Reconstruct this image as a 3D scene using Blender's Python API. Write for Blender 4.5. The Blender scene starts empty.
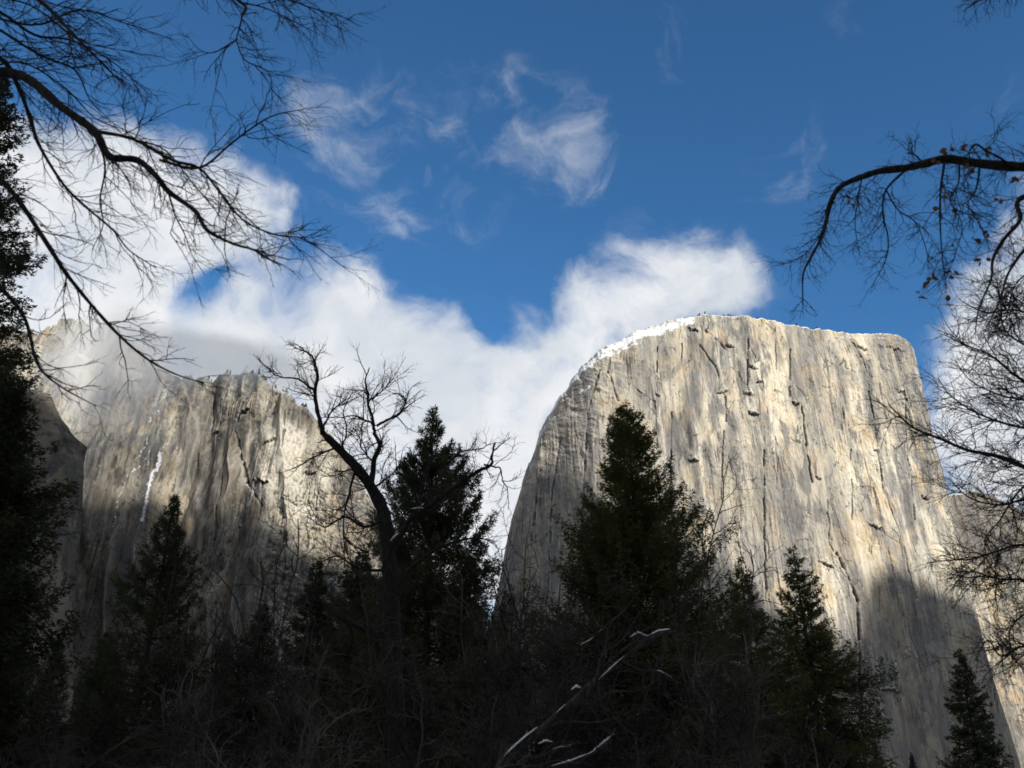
import bpy, math, random
import numpy as np
from mathutils import Vector

C = bpy.context.scene.collection
SC = bpy.context.scene
R = math.radians

# ------------------------------------------------------------------ camera
F = 887.0
PITCH = R(24.0)
CAM = np.array([0.0, 0.0, 1.6])
FWD = np.array([0.0, math.cos(PITCH), math.sin(PITCH)])
UP = np.array([0.0, -math.sin(PITCH), math.cos(PITCH)])
RT = np.array([1.0, 0.0, 0.0])
SUN_EL, SUN_AZ = R(25.0), R(30.0)           # sun behind the camera, to the right
SUN = np.array([math.sin(SUN_AZ) * math.cos(SUN_EL), -math.cos(SUN_AZ) * math.cos(SUN_EL), math.sin(SUN_EL)])

def ray(x, y):
    return FWD + (x - 512.0) / F * RT - (y - 384.0) / F * UP

def at(x, y, Y):
    d = ray(x, y)
    return CAM + d * (Y / d[1])

def on_surface(x, y, yfun, Y0):
    Y = Y0
    for _ in range(12):
        p = at(x, y, Y)
        Y = float(yfun(p[0], p[2]))
    return at(x, y, Y)

cam_d = bpy.data.cameras.new('camera')
cam_d.sensor_width = 36.0
cam_d.lens = F / 1024.0 * 36.0
cam_d.clip_start = 0.05
cam_d.clip_end = 60000.0
cam_d.dof.use_dof = True
cam_d.dof.focus_distance = 500.0
cam_d.dof.aperture_fstop = 2.2
cam = bpy.data.objects.new('camera', cam_d)
cam.location = CAM
cam.rotation_euler = (math.pi / 2 + PITCH, 0, 0)
C.objects.link(cam)
SC.camera = cam

# ------------------------------------------------------------------ helpers
def tag(o, label=None, cat=None, group=None, kind=None):
    if label: o['label'] = label
    if cat: o['category'] = cat
    if group: o['group'] = group
    if kind: o['kind'] = kind
    return o

def empty(name, loc, label, cat, group=None):
    o = bpy.data.objects.new(name, None)
    o.location = tuple(float(c) for c in loc)
    o.empty_display_size = 0.5
    C.objects.link(o)
    return tag(o, label, cat, group)

def mesh_np(name, verts, faces, k, mat, parent=None, origin=None, smooth=True):
    """verts Nx3, faces Mxk"""
    verts = np.asarray(verts, dtype=np.float32)
    faces = np.asarray(faces, dtype=np.int32)
    if origin is not None:
        verts = verts - np.asarray(origin, dtype=np.float32)
    me = bpy.data.meshes.new(name)
    me.vertices.add(len(verts)); me.vertices.foreach_set('co', verts.ravel())
    me.loops.add(faces.size); me.loops.foreach_set('vertex_index', faces.ravel())
    me.polygons.add(len(faces))
    me.polygons.foreach_set('loop_start', np.arange(0, faces.size, k, dtype=np.int32))
    me.polygons.foreach_set('loop_total', np.full(len(faces), k, dtype=np.int32))
    me.polygons.foreach_set('use_smooth', np.full(len(faces), smooth, dtype=bool))
    me.update(calc_edges=True)
    me.materials.append(mat)
    o = bpy.data.objects.new(name, me)
    C.objects.link(o)
    if parent is not None:
        o.parent = parent
    elif origin is not None:
        o.location = tuple(float(c) for c in origin)
    return o

# ------------------------------------------------------------------ noise
_rng = np.random.RandomState(7)
_T = _rng.rand(256, 256).astype(np.float32)

def vn(x, y, seed=0):
    x = np.asarray(x, dtype=np.float32) + seed * 17.37
    y = np.asarray(y, dtype=np.float32) + seed * 31.71
    xi = np.floor(x).astype(np.int32); yi = np.floor(y).astype(np.int32)
    fx = x - xi; fy = y - yi
    fx = fx * fx * fx * (fx * (fx * 6 - 15) + 10); fy = fy * fy * fy * (fy * (fy * 6 - 15) + 10)
    x0 = xi & 255; x1 = (xi + 1) & 255; y0 = yi & 255; y1 = (yi + 1) & 255
    a = _T[x0, y0]; b = _T[x1, y0]; c = _T[x0, y1]; d = _T[x1, y1]
    return (a + (b - a) * fx) * (1 - fy) + (c + (d - c) * fx) * fy

def fbm(x, y, seed=0, octaves=4, gain=0.5):
    s = 0.0; a = 1.0; n = 0.0; k = 1.0
    for i in range(octaves):
        s = s + a * (vn(x * k, y * k, seed + i * 3) - 0.5) * 2
        n += a; a *= gain; k *= 2.03
    return s / n

def ridged(x, y, seed=0, octaves=3):
    s = 0.0; a = 1.0; n = 0.0; k = 1.0
    for i in range(octaves):
        s = s + a * (1 - np.abs(vn(x * k, y * k, seed + i * 5) * 2 - 1))
        n += a; a *= 0.5; k *= 2.1
    return s / n

def sstep(a, b, x):
    t = np.clip((x - a) / (b - a), 0, 1)
    return t * t * (3 - 2 * t)

# ------------------------------------------------------------------ materials
def mat_new(name):
    m = bpy.data.materials.new(name); m.use_nodes = True
    nt = m.node_tree; nt.nodes.clear()
    return m, nt

class NT:
    def __init__(s, nt): s.nt = nt
    def n(s, t, **kw):
        nd = s.nt.nodes.new(t)
        for k, v in kw.items():
            if k.startswith('i_'): nd.inputs[k[2:].replace('_', ' ')].default_value = v
            else: setattr(nd, k, v)
        return nd
    def l(s, a, b): s.nt.links.new(a, b)
    def math(s, op, a, b=None, c=None, clamp=False):
        nd = s.n('ShaderNodeMath', operation=op); nd.use_clamp = clamp
        for i, v in enumerate((a, b, c)):
            if v is None: continue
            if hasattr(v, 'is_linked'): s.l(v, nd.inputs[i])
            else: nd.inputs[i].default_value = v
        return nd.outputs[0]
    def rng(s, v, a, b, c=0.0, d=1.0, smooth=True):
        nd = s.n('ShaderNodeMapRange'); nd.interpolation_type = 'SMOOTHSTEP' if smooth else 'LINEAR'
        s.l(v, nd.inputs[0])
        for i, q in enumerate((a, b, c, d)): nd.inputs[i + 1].default_value = q
        return nd.outputs[0]
    def mix(s, f, a, b):
        nd = s.n('ShaderNodeMix'); nd.data_type = 'RGBA'; nd.clamp_factor = True
        for sock, v in ((nd.inputs[0], f), (nd.inputs[6], a), (nd.inputs[7], b)):
            if hasattr(v, 'is_linked'): s.l(v, sock)
            else: sock.default_value = v if not isinstance(v, tuple) else (v + (1,) if len(v) == 3 else v)
        return nd.outputs[2]
    def noise(s, vec, scale, detail=4, rough=0.55, dist=0.0):
        nd = s.n('ShaderNodeTexNoise'); nd.inputs['Scale'].default_value = scale
        nd.inputs['Detail'].default_value = detail; nd.inputs['Roughness'].default_value = rough
        nd.inputs['Distortion'].default_value = dist
        if vec is not None: s.l(vec, nd.inputs['Vector'])
        return nd.outputs[0]
    def mapping(s, vec, scale=(1, 1, 1), loc=(0, 0, 0), rot=(0, 0, 0)):
        nd = s.n('ShaderNodeMapping'); s.l(vec, nd.inputs[0])
        nd.inputs['Scale'].default_value = scale; nd.inputs['Location'].default_value = loc
        nd.inputs['Rotation'].default_value = rot
        return nd.outputs[0]

def rock_material(name, bright=1.0, warm=1.0, stain=1.0, snow_lo=0.55, snow_hi=0.75, snow_s=20.0):
    m, nt = mat_new(name); t = NT(nt)
    geo = t.n('ShaderNodeNewGeometry')
    pos = geo.outputs['Position']
    v1 = t.mapping(pos, (1 / 55, 1 / 90, 1 / 420))
    v2 = t.mapping(pos, (1 / 13, 1 / 40, 1 / 160), (3, 1, 5))
    v3 = t.mapping(pos, (1 / 4.5, 1 / 12, 1 / 70), (9, 4, 2))
    vi = t.mapping(pos, (1 / 60, 1 / 80, 1 / 75), (1, 8, 3))
    n1 = t.noise(v1, 1.0, 5, 0.6, 0.15)
    n2 = t.noise(v2, 1.0, 5, 0.62, 0.05)
    n3 = t.noise(v3, 1.0, 3, 0.6)
    ni = t.noise(vi, 1.0, 7, 0.6, 0.6)
    nf = t.noise(t.mapping(pos, (1 / 5, 1 / 5, 1 / 9)), 1.0, 4, 0.65)
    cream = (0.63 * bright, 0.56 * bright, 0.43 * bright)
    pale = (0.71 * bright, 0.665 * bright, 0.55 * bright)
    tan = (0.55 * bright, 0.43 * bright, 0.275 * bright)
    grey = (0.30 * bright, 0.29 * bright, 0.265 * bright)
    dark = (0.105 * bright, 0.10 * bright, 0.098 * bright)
    c = t.mix(t.rng(n1, 0.42, 0.62), cream, grey)
    c = t.mix(t.math('MULTIPLY', t.rng(ni, 0.49, 0.62), 0.75 * warm), c, tan)
    c = t.mix(t.math('MULTIPLY', t.rng(n2, 0.54, 0.66), 0.8), c, pale)
    c = t.mix(t.math('MULTIPLY', t.rng(t.math('ADD', t.math('MULTIPLY', n2, 0.55), t.math('MULTIPLY', ni, 0.45)), 0.475, 0.40), 0.75 * stain), c, grey)
    streak = t.math('MULTIPLY', t.rng(n3, 0.50, 0.66), t.rng(n1, 0.40, 0.60))
    c = t.mix(t.math('MULTIPLY', streak, 0.6 * stain), c, dark)
    ns = t.noise(t.mapping(pos, (1 / 21, 1 / 50, 1 / 330), (2, 2, 1)), 1.0, 4, 0.6, 0.05)
    c = t.mix(t.math('MULTIPLY', t.rng(ns, 0.57, 0.70), 0.7 * stain), c, dark)
    fine = t.noise(t.mapping(pos, (1 / 2.6, 1 / 8, 1 / 48), (4, 6, 2)), 1.0, 7, 0.68, 0.0)
    pz = t.noise(t.mapping(pos, (1 / 70, 1 / 90, 1 / 120), (11, 3, 7)), 1.0, 5, 0.6, 0.8)
    c = t.mix(t.math('MULTIPLY', t.rng(pz, 0.47, 0.37), 0.7), c, (0.27 * bright, 0.26 * bright, 0.245 * bright))
    big_ = t.noise(t.mapping(pos, (1 / 34, 1 / 70, 1 / 130), (7, 13, 5)), 1.0, 6, 0.62, 0.15)
    c = t.mix(t.math('MULTIPLY', t.rng(big_, 0.55, 0.62), 0.85), c, (0.17 * bright, 0.165 * bright, 0.16 * bright))
    c = t.mix(t.math('MULTIPLY', t.rng(big_, 0.44, 0.36), 0.6), c, pale)
    c = t.mix(t.math('MULTIPLY', t.rng(fine, 0.53, 0.68), t.rng(pz, 0.58, 0.42, 0.06, 0.48)), c, dark)
    c = t.mix(t.math('MULTIPLY', t.rng(fine, 0.44, 0.33), 0.45), c, pale)
    wp = t.n('ShaderNodeTexNoise'); wp.inputs['Scale'].default_value = 0.035; wp.inputs['Detail'].default_value = 6; t.l(pos, wp.inputs['Vector'])
    wadd = t.n('ShaderNodeVectorMath', operation='MULTIPLY_ADD'); t.l(wp.outputs['Color'], wadd.inputs[0]); wadd.inputs[1].default_value = (26, 26, 40); t.l(pos, wadd.inputs[2])
    lines = None
    for sc3, wdt, thr in (((1 / 30, 1 / 60, 1 / 150), 0.020, 0.50), ((1 / 11, 1 / 30, 1 / 42), 0.026, 0.54)):
        vo = t.n('ShaderNodeTexVoronoi'); vo.feature = 'DISTANCE_TO_EDGE'; vo.inputs['Scale'].default_value = 1.0
        t.l(t.mapping(wadd.outputs[0], sc3), vo.inputs['Vector'])
        gate = t.rng(t.noise(t.mapping(pos, (1 / 26, 1 / 26, 1 / 50), (sc3[0] * 90, 0, 0)), 1.0, 4, 0.6), thr - 0.06, thr + 0.05)
        ln = t.math('MULTIPLY', t.rng(vo.outputs['Distance'], wdt, 0.0), gate)
        lines = ln if lines is None else t.math('MAXIMUM', lines, ln)
    c = t.mix(t.math('MULTIPLY', lines, 0.95), c, (0.05 * bright, 0.058 * bright, 0.056 * bright))
    # grey attribute (painted shade and sunlight, plus stains) and cavity
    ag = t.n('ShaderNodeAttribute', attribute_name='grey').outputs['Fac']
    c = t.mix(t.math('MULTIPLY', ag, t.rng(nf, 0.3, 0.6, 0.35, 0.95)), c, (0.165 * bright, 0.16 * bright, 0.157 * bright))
    c = t.mix(t.math('MULTIPLY', t.rng(ag, -0.05, -0.7), t.rng(nf, 0.3, 0.55, 0.3, 0.9)), c, (0.58, 0.54, 0.45))  # negative values paint the sunlit buttress face paler
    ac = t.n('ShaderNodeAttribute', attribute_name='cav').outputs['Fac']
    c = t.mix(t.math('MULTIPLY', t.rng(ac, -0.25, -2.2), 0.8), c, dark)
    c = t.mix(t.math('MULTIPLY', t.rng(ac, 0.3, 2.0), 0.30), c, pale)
    # mottling
    c2 = t.n('ShaderNodeHueSaturation'); t.l(c, c2.inputs['Color'])
    t.l(t.rng(nf, 0.25, 0.75, 0.74, 1.2, False), c2.inputs['Value'])
    c = c2.outputs[0]
    # snow on flat places
    sx = t.n('ShaderNodeSeparateXYZ'); t.l(geo.outputs['Normal'], sx.inputs[0])
    asn = t.n('ShaderNodeAttribute', attribute_name='snow').outputs['Fac']
    nsn = t.noise(t.mapping(pos, (1 / snow_s, 1 / snow_s, 1 / snow_s)), 1.0, 7, 0.75)
    sval = t.math('ADD', sx.outputs[2], t.math('MULTIPLY', t.math('SUBTRACT', nsn, 0.5), 0.9))
    snow = t.math('MAXIMUM', t.rng(sval, snow_lo, snow_hi),
                  t.rng(t.math('ADD', asn, t.math('MULTIPLY', t.math('SUBTRACT', nsn, 0.5), 1.6)), 0.55, 0.75))
    c = t.mix(snow, c, (0.80, 0.81, 0.83))
    b = t.n('ShaderNodeBump'); b.inputs['Strength'].default_value = 0.40; b.inputs['Distance'].default_value = 1.4
    t.l(t.math('SUBTRACT', t.math('ADD', nf, t.math('ADD', n3, fine)), t.math('MULTIPLY', lines, 1.2)), b.inputs['Height'])
    d = t.n('ShaderNodeBsdfDiffuse'); t.l(c, d.inputs[0]); t.l(b.outputs[0], d.inputs['Normal'])
    o = t.n('ShaderNodeOutputMaterial'); t.l(d.outputs[0], o.inputs[0])
    return m

def simple_material(name, c1, c2, scale=3.0, rough=0.9, stretch=(1, 1, 1), bump=0.0, translucent=0.0):
    m, nt = mat_new(name); t = NT(nt)
    tc = t.n('ShaderNodeTexCoord')
    n = t.noise(t.mapping(tc.outputs['Object'], stretch), scale, 5, 0.6)
    c = t.mix(t.rng(n, 0.35, 0.65), c1, c2)
    if translucent:
        d = t.n('ShaderNodeBsdfDiffuse'); t.l(c, d.inputs[0])
        tr = t.n('ShaderNodeBsdfTranslucent'); t.l(c, tr.inputs[0])
        mx = t.n('ShaderNodeMixShader'); mx.inputs[0].default_value = translucent
        t.l(d.outputs[0], mx.inputs[1]); t.l(tr.outputs[0], mx.inputs[2]); out = mx.outputs[0]
    else:
        d = t.n('ShaderNodeBsdfPrincipled'); t.l(c, d.inputs['Base Color']); d.inputs['Roughness'].default_value = rough
        d.inputs['Specular IOR Level'].default_value = 0.2
        if bump:
            b = t.n('ShaderNodeBump'); b.inputs['Strength'].default_value = bump; b.inputs['Distance'].default_value = 0.03
            t.l(n, b.inputs['Height']); t.l(b.outputs[0], d.inputs['Normal'])
        out = d.outputs[0]
    o = t.n('ShaderNodeOutputMaterial'); t.l(out, o.inputs[0])
    return m

M_rock = rock_material('granite', 1.06, 1.0, 1.0, 0.58, 0.80, 12.0)
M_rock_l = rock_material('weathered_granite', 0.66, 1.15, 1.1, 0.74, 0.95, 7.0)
M_rock_d = rock_material('shaded_granite', 0.42, 0.5, 1.2, 0.8, 1.0)  # granite copy darkened for the shadow over the left-edge cliff
M_ground = simple_material('forest_floor', (0.12, 0.10, 0.075), (0.72, 0.72, 0.73), 0.08)
M_ridge = simple_material('wooded_slope', (0.10, 0.10, 0.085), (0.55, 0.54, 0.53), 0.02)
M_bark = simple_material('conifer_bark', (0.035, 0.026, 0.02), (0.075, 0.055, 0.04), 4.0, 0.95, (3, 3, 0.6), 0.6)
M_oak = simple_material('oak_bark', (0.014, 0.012, 0.011), (0.038, 0.034, 0.030), 6.0, 0.95, (3, 3, 1), 0.6)
M_twig = simple_material('twig_bark', (0.022, 0.019, 0.017), (0.05, 0.043, 0.038), 2.0)
M_greytwig = simple_material('grey_twig_bark', (0.018, 0.016, 0.014), (0.075, 0.066, 0.056), 0.5)
M_paletwig = simple_material('pale_twig_bark', (0.05, 0.043, 0.036), (0.14, 0.12, 0.10), 0.5)
M_greybark = simple_material('grey_bark', (0.028, 0.025, 0.022), (0.075, 0.066, 0.058), 5.0, 0.95, (3, 3, 1), 0.6)
M_fir = simple_material('fir_needles', (0.062, 0.074, 0.030), (0.12, 0.12, 0.046), 0.7, translucent=0.3)
M_pine = simple_material('pine_needles', (0.055, 0.064, 0.036), (0.11, 0.115, 0.058), 0.7, translucent=0.25)
M_darkfir = simple_material('dark_needles', (0.040, 0.048, 0.027), (0.08, 0.085, 0.044), 0.6, translucent=0.25)
M_leaf = simple_material('dry_oak_leaf', (0.16, 0.075, 0.035), (0.26, 0.14, 0.07), 8.0, translucent=0.3)
M_snow = simple_material('snow', (0.78, 0.79, 0.82), (0.86, 0.87, 0.88), 3.0)

# ------------------------------------------------------------------ world: sky and clouds
w = bpy.data.worlds.new('World'); SC.world = w; w.use_nodes = True
nt = w.node_tree; nt.nodes.clear(); t = NT(nt)
sky = t.n('ShaderNodeTexSky'); sky.sky_type = 'NISHITA'; sky.sun_disc = False
sky.sun_elevation = SUN_EL; sky.sun_rotation = math.pi - SUN_AZ
sky.altitude = 1300; sky.air_density = 1.0; sky.dust_density = 0.3; sky.ozone_density = 2.5
tc = t.n('ShaderNodeTexCoord'); gen = tc.outputs['Generated']
warp = t.n('ShaderNodeTexNoise'); warp.inputs['Scale'].default_value = 6.0; warp.inputs['Detail'].default_value = 6
t.l(gen, warp.inputs['Vector'])
wv = t.n('ShaderNodeVectorMath', operation='MULTIPLY_ADD')
t.l(warp.outputs['Color'], wv.inputs[0]); wv.inputs[1].default_value = (0.14, 0.14, 0.14); t.l(gen, wv.inputs[2])
wofs = t.n('ShaderNodeVectorMath', operation='SUBTRACT'); t.l(wv.outputs[0], wofs.inputs[0]); wofs.inputs[1].default_value = (0.07, 0.07, 0.07)
wd = wofs.outputs[0]

def blob_field(blobs):
    acc = None
    for (x, y, r, s) in blobs:
        d = ray(x, y); d = d / np.linalg.norm(d)
        nd = t.n('ShaderNodeVectorMath', operation='DISTANCE'); t.l(wd, nd.inputs[0]); nd.inputs[1].default_value = tuple(d)
        v = t.rng(nd.outputs['Value'], r / F, 0.0, 0.0, s)
        acc = v if acc is None else t.math('ADD', acc, v)
    return acc

BANK = [(60, 190, 120, .9), (150, 190, 110, .9), (220, 200, 90, .8), (270, 235, 70, .6), (100, 280, 130, 1), (20, 300, 120, .9), (200, 250, 70, .6),
        (250, 330, 80, .9), (330, 320, 100, 1), (400, 340, 110, 1), (300, 410, 130, 1), (430, 430, 130, 1), (480, 400, 100, .9),
        (540, 360, 90, .8), (530, 400, 80, .7), (560, 365, 60, .6), (520, 455, 90, .7), (590, 290, 60, .7), (640, 300, 90, .9), (700, 290, 90, .9), (722, 292, 52, .5), (700, 232, 45, .3), (735, 262, 40, .25), (600, 350, 100, .7), (680, 245, 50, .35),
        (480, 520, 140, 1.1), (520, 560, 120, 1), (380, 290, 60, .35), (350, 520, 160, 1), (150, 400, 150, 1),
        (985, 350, 90, 1), (1000, 420, 110, 1), (1040, 300, 90, .9), (945, 420, 60, .8), (1060, 220, 80, .7), (975, 500, 120, 1),
        (-80, 200, 150, 1), (-160, 330, 200, 1), (1150, 380, 160, 1)]
HOLE = [(180, 319, 30, -.8), (205, 303, 32, -.8), (230, 288, 28, -.7), (205, 303, 70, -.25), (478, 325, 40, -.75), (440, 275, 70, -.6), (540, 260, 60, -.5), (905, 310, 45, -.7), (120, 90, 70, -.6), (260, 130, 60, -.4)]
WISP = [(345, 115, 95, .55), (385, 165, 95, .5), (330, 100, 60, .3), (455, 140, 60, .34), (540, 125, 90, .5), (582, 160, 60, .55), (500, 95, 70, .22), (612, 145, 60, .3),
        (660, 35, 75, .34), (780, 160, 70, .40), (430, 60, 80, .26), (480, 205, 60, .28), (400, 215, 60, .28), (640, 250, 70, .25), (690, 225, 80, .35), (990, 95, 60, .22), (870, 15, 60, .2)]
f1 = blob_field(BANK + HOLE); f2 = blob_field(WISP)
nA = t.noise(wd, 9.0, 9, 0.58, 0.3)
nC = t.noise(t.mapping(wd, (1, 1, 1), (5, 2, 8)), 30.0, 8, 0.6, 0.4)
nB = t.noise(t.mapping(wd, (1.0, 1.0, 1.6), rot=(0.0, 0.5, 0)), 15.0, 9, 0.62, 0.5)
a1 = t.rng(t.math('ADD', t.math('MINIMUM', f1, 1.45), t.math('ADD', t.math('MULTIPLY', t.math('SUBTRACT', nA, 0.5), 2.3), t.math('MULTIPLY', t.math('SUBTRACT', nC, 0.5), 1.2))), -0.02, 1.5)
a2 = t.math('MULTIPLY', t.rng(t.math('ADD', f2, t.math('MULTIPLY', t.math('SUBTRACT', nB, 0.5), 2.6)), 0.18, 1.8), 0.55)
a2 = t.math('MULTIPLY', a2, t.rng(f2, 0.02, 0.38)); a1 = t.math('MULTIPLY', a1, t.rng(f1, 0.0, 0.28))
alpha = t.math('MAXIMUM', a1, a2)
# broken grey cloud added outside the view to brighten and whiten the fill
dt = t.n('ShaderNodeVectorMath', operation='DOT_PRODUCT'); t.l(gen, dt.inputs[0]); dt.inputs[1].default_value = tuple(FWD)
a3 = t.math('MULTIPLY', t.rng(dt.outputs['Value'], 0.80, 0.62), t.rng(nA, 0.36, 0.56))
shade = t.noise(t.mapping(wd, (1, 1, 1.3), (2, 3, 1)), 6.0, 7, 0.55, 0.2)
ccol = t.mix(t.rng(shade, 0.34, 0.62), (4.55, 4.85, 5.25), (5.8, 5.92, 6.1))
sc_ = t.n('ShaderNodeMix'); sc_.data_type = 'RGBA'; sc_.blend_type = 'MULTIPLY'; sc_.inputs[0].default_value = 1.0
t.l(sky.outputs[0], sc_.inputs[6]); sc_.inputs[7].default_value = (0.41, 0.79, 1.0, 1)
skycol = t.mix(alpha, sc_.outputs[2], ccol)
bg = t.n('ShaderNodeBackground'); bg.inputs[1].default_value = 0.15; skycol = t.mix(a3, skycol, (4.3, 4.2, 4.05)); t.l(skycol, bg.inputs[0])
wo = t.n('ShaderNodeOutputWorld'); t.l(bg.outputs[0], wo.inputs[0])

sl = bpy.data.lights.new('sun', 'SUN'); sl.energy = 5.0; sl.angle = R(0.9); sl.color = (1.0, 0.945, 0.86)
so = bpy.data.objects.new('sun', sl); so.location = (0, 0, 500)
so.rotation_euler = Vector(tuple(SUN)).to_track_quat('Z', 'Y').to_euler(); C.objects.link(so)

# ------------------------------------------------------------------ cliffs
CRACKS, ROOFS = {}, {}

def cliff(name, label, mat, Y0, batter, shape, top, right=None, left_x=None, nu=600, nv=500, seed=0, relief=1.0,
          roll=30.0, roll_fn=None, cracks=(), roofs=(), snow_lines=(), stains_and_shade=(), grey_fn=None, ledge_fn=None, rag_fn=None, big=0.0, bury=25.0, rim=1.0, n_rand=40):
    yfun = lambda X, Z: Y0 + batter * Z + shape(X, Z)
    tp = np.array([on_surface(x, y, yfun, Y0) for x, y in top])
    xl, xr0 = tp[0, 0], tp[-1, 0]
    s_top = (tp[:, 0] - xl) / (xr0 - xl)
    s = np.linspace(0, 1, nu); H = np.interp(s, s_top, tp[:, 2])
    # uneven skyline
    X0 = xl + s * (xr0 - xl)
    H = H + rim * (4.0 * fbm(X0 / 40, X0 * 0, seed + 50, 4) + 3.0 * (fbm(X0 / 9, X0 * 0, seed + 51, 3)))
    H = H + (rag_fn(X0) * (5 * fbm(X0 / 13, X0 * 0, seed + 52, 3) + 4 * (np.floor(3 * vn(X0 / 22, X0 * 0, seed + 53)) - 1)) if rag_fn else 0)
    tt = np.linspace(0, 1, nv)
    Z = tt[None, :] * (H[:, None] + bury) - bury
    if right is not None:
        rp = np.array([on_surface(x, y, yfun, Y0) for x, y in right])
        o = np.argsort(rp[:, 2]); xr = np.interp(Z, rp[o, 2], rp[o, 0])
    else:
        xr = np.full_like(Z, xr0)
    S = np.repeat(s[:, None], nv, 1)
    X = xl + S * (xr - xl)
    Y = yfun(X, Z)
    # relief, metres towards the viewer
    wx = X + 10 * fbm(X / 70, Z / 260, seed + 1, 2)
    r = 9 * fbm(wx / 130, Z / 600, seed + 2, 3) - 5 * np.abs(fbm(wx / 60, Z / 420, seed + 12, 3)) * 2
    r = r - 2.6 * np.abs(fbm(wx / 22, Z / 230, seed + 3, 4)) * 2
    fl = ridged(wx / 19, Z / 340, seed + 4, 2)
    r = r - 2.2 * sstep(0.88, 0.99, fl)
    r = r + 0.75 * fbm(wx / 5, Z / 60, seed + 5, 3)
    r = r - 1.3 * sstep(0.86, 1.0, ridged(wx / 7.5 + 3, Z / 130, seed + 15, 2)) * sstep(0.3, 0.6, vn(X / 40, Z / 80, seed + 16))
    r = r + 0.9 * fbm(X / 4, Z / 7, seed + 17, 3, 0.6)
    if ledge_fn is not None:
        lg = ledge_fn(X, Z)
        r = r + lg * (5.0 * fbm((X * 0.9 - Z * 0.4) / 34, (Z + 0.55 * X) / 15, seed + 18, 5, 0.6) + 2.0 * fbm(X / 10, Z / 7, seed + 19, 3))
    jag = 0.22 * fbm(X / 7, Z / 9, seed + 26, 4, 0.65)
    st = vn(wx / 30, Z / 170, seed + 6) * 5 + jag
    r = r + 1.5 * (np.floor(st) + sstep(0.46, 0.54, st - np.floor(st)))          # stepped flakes
    r = r + 1.3 * fbm(X / 11, Z / 14, seed + 7, 5, 0.6)
    r = r + 2.6 * sstep(0.52, 0.56, vn(X / 36 + 3, Z / 110, seed + 8) + 0.4 * jag) * sstep(0.35, 0.7, vn(X / 120, Z / 100, seed + 9))
    slab = 0.30 + 0.70 * sstep(0.40, 0.60, vn(X / 75, Z / 120, seed + 44) * 0.7 + vn(X / 28, Z / 60, seed + 45) * 0.3)
    if ledge_fn is not None: slab = np.maximum(slab, np.clip(1.3 * lg, 0, 1))
    low = 9 * fbm(wx / 130, Z / 600, seed + 2, 3) - 5 * np.abs(fbm(wx / 60, Z / 420, seed + 12, 3)) * 2
    r = (low + (r - low) * slab) * relief
    if big: r = r + big * (0.35 - 1.6 * np.abs(fbm((X + 0.25 * Z) / 95, Z / 300, seed + 22, 3))) + 0.5 * big * fbm((X - 0.3 * Z) / 55, Z / 90, seed + 23, 3)
    rs = random.Random(seed + 99)
    def groove(pts, depth, width):
        nonlocal r
        for (p, q) in zip(pts[:-1], pts[1:]):
            lo = np.minimum(p, q) - 4 * width; hi = np.maximum(p, q) + 4 * width
            msk = (X > lo[0]) & (X < hi[0]) & (Z > lo[1]) & (Z < hi[1])
            if not msk.any(): continue
            x = X[msk]; z = Z[msk]; d = q - p; L2 = float(d @ d) + 1e-6
            u = np.clip(((x - p[0]) * d[0] + (z - p[1]) * d[1]) / L2, 0, 1)
            dist = np.hypot(x - p[0] - u * d[0] + 2.6 * fbm(x / 14, z / 16, 5, 4, 0.65), z - p[1] - u * d[1])
            var = sstep(0.28, 0.62, vn(x / 12, z / 22, 6)); wd_ = width * (0.35 + 0.35 * var)
            r[msk] -= 0.75 * depth * (0.3 + 0.7 * var) * np.exp(-(dist / wd_) ** 2)
    for pts, depth, width in cracks:
        P2 = [on_surface(x, y, yfun, Y0)[[0, 2]] for x, y in pts]
        groove(P2, depth, width)
    zmax = float(H.max())
    for _ in range(n_rand):
        x = rs.uniform(X.min(), X.max()); z = rs.uniform(0.15, 1.0) * zmax; pts = [np.array([x, z])]
        for k in range(rs.randint(2, 6)):
            x += rs.uniform(-9, 11); z -= rs.uniform(15, 45); pts.append(np.array([x, z]))
        groove(pts, rs.uniform(2, 5) * relief, rs.uniform(0.8, 1.5))
    for (px, py, wpx, A) in roofs:
        p = on_surface(px, py, yfun, Y0); ww = wpx * Y0 / F * 0.5
        dz = Z - p[2] - 0.5 * ww * fbm(X / 6, Z * 0, int(px), 4, 0.65) + 0.3 * (X - p[0]) * (1 if int(px) % 3 else -1)
        wv_ = ww * (1.0 - 0.55 * np.clip(dz / 22, 0, 1)) * (1 + 0.5 * fbm(X / 9, Z / 9, int(py), 2))
        win = np.exp(-np.minimum(30, (np.abs(X - p[0]) / np.maximum(wv_, 0.5)) ** 4))
        r = r + 0.5 * A * win * np.where(dz > 0, np.exp(-np.maximum(dz, 0) / 16.0), -1.1 * np.exp(np.minimum(dz, 0) / 6.0))
    Yf = Y - r
    # cavity
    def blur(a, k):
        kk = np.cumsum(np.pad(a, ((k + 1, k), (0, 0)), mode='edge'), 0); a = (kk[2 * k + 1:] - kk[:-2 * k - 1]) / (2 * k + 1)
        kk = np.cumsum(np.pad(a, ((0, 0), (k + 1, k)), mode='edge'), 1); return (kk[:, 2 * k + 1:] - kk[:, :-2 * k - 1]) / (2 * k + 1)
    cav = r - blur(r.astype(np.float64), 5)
    # brow: surface rolls back near the rim
    rl = (roll_fn(X) if roll_fn else np.full_like(X, roll))
    Hc = np.repeat(H[:, None], nv, 1)
    k = np.clip((Z - (Hc - rl)) / rl, 0, 1)
    Yf = Yf + k * k * rl * 1.1
    e = np.clip((S - 0.955) / 0.045, 0, 1); Yf = Yf + 70 * e ** 3
    e = np.clip((0.03 - S) / 0.03, 0, 1); Yf = Yf + 50 * e ** 3
    snow = np.zeros_like(X)
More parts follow.
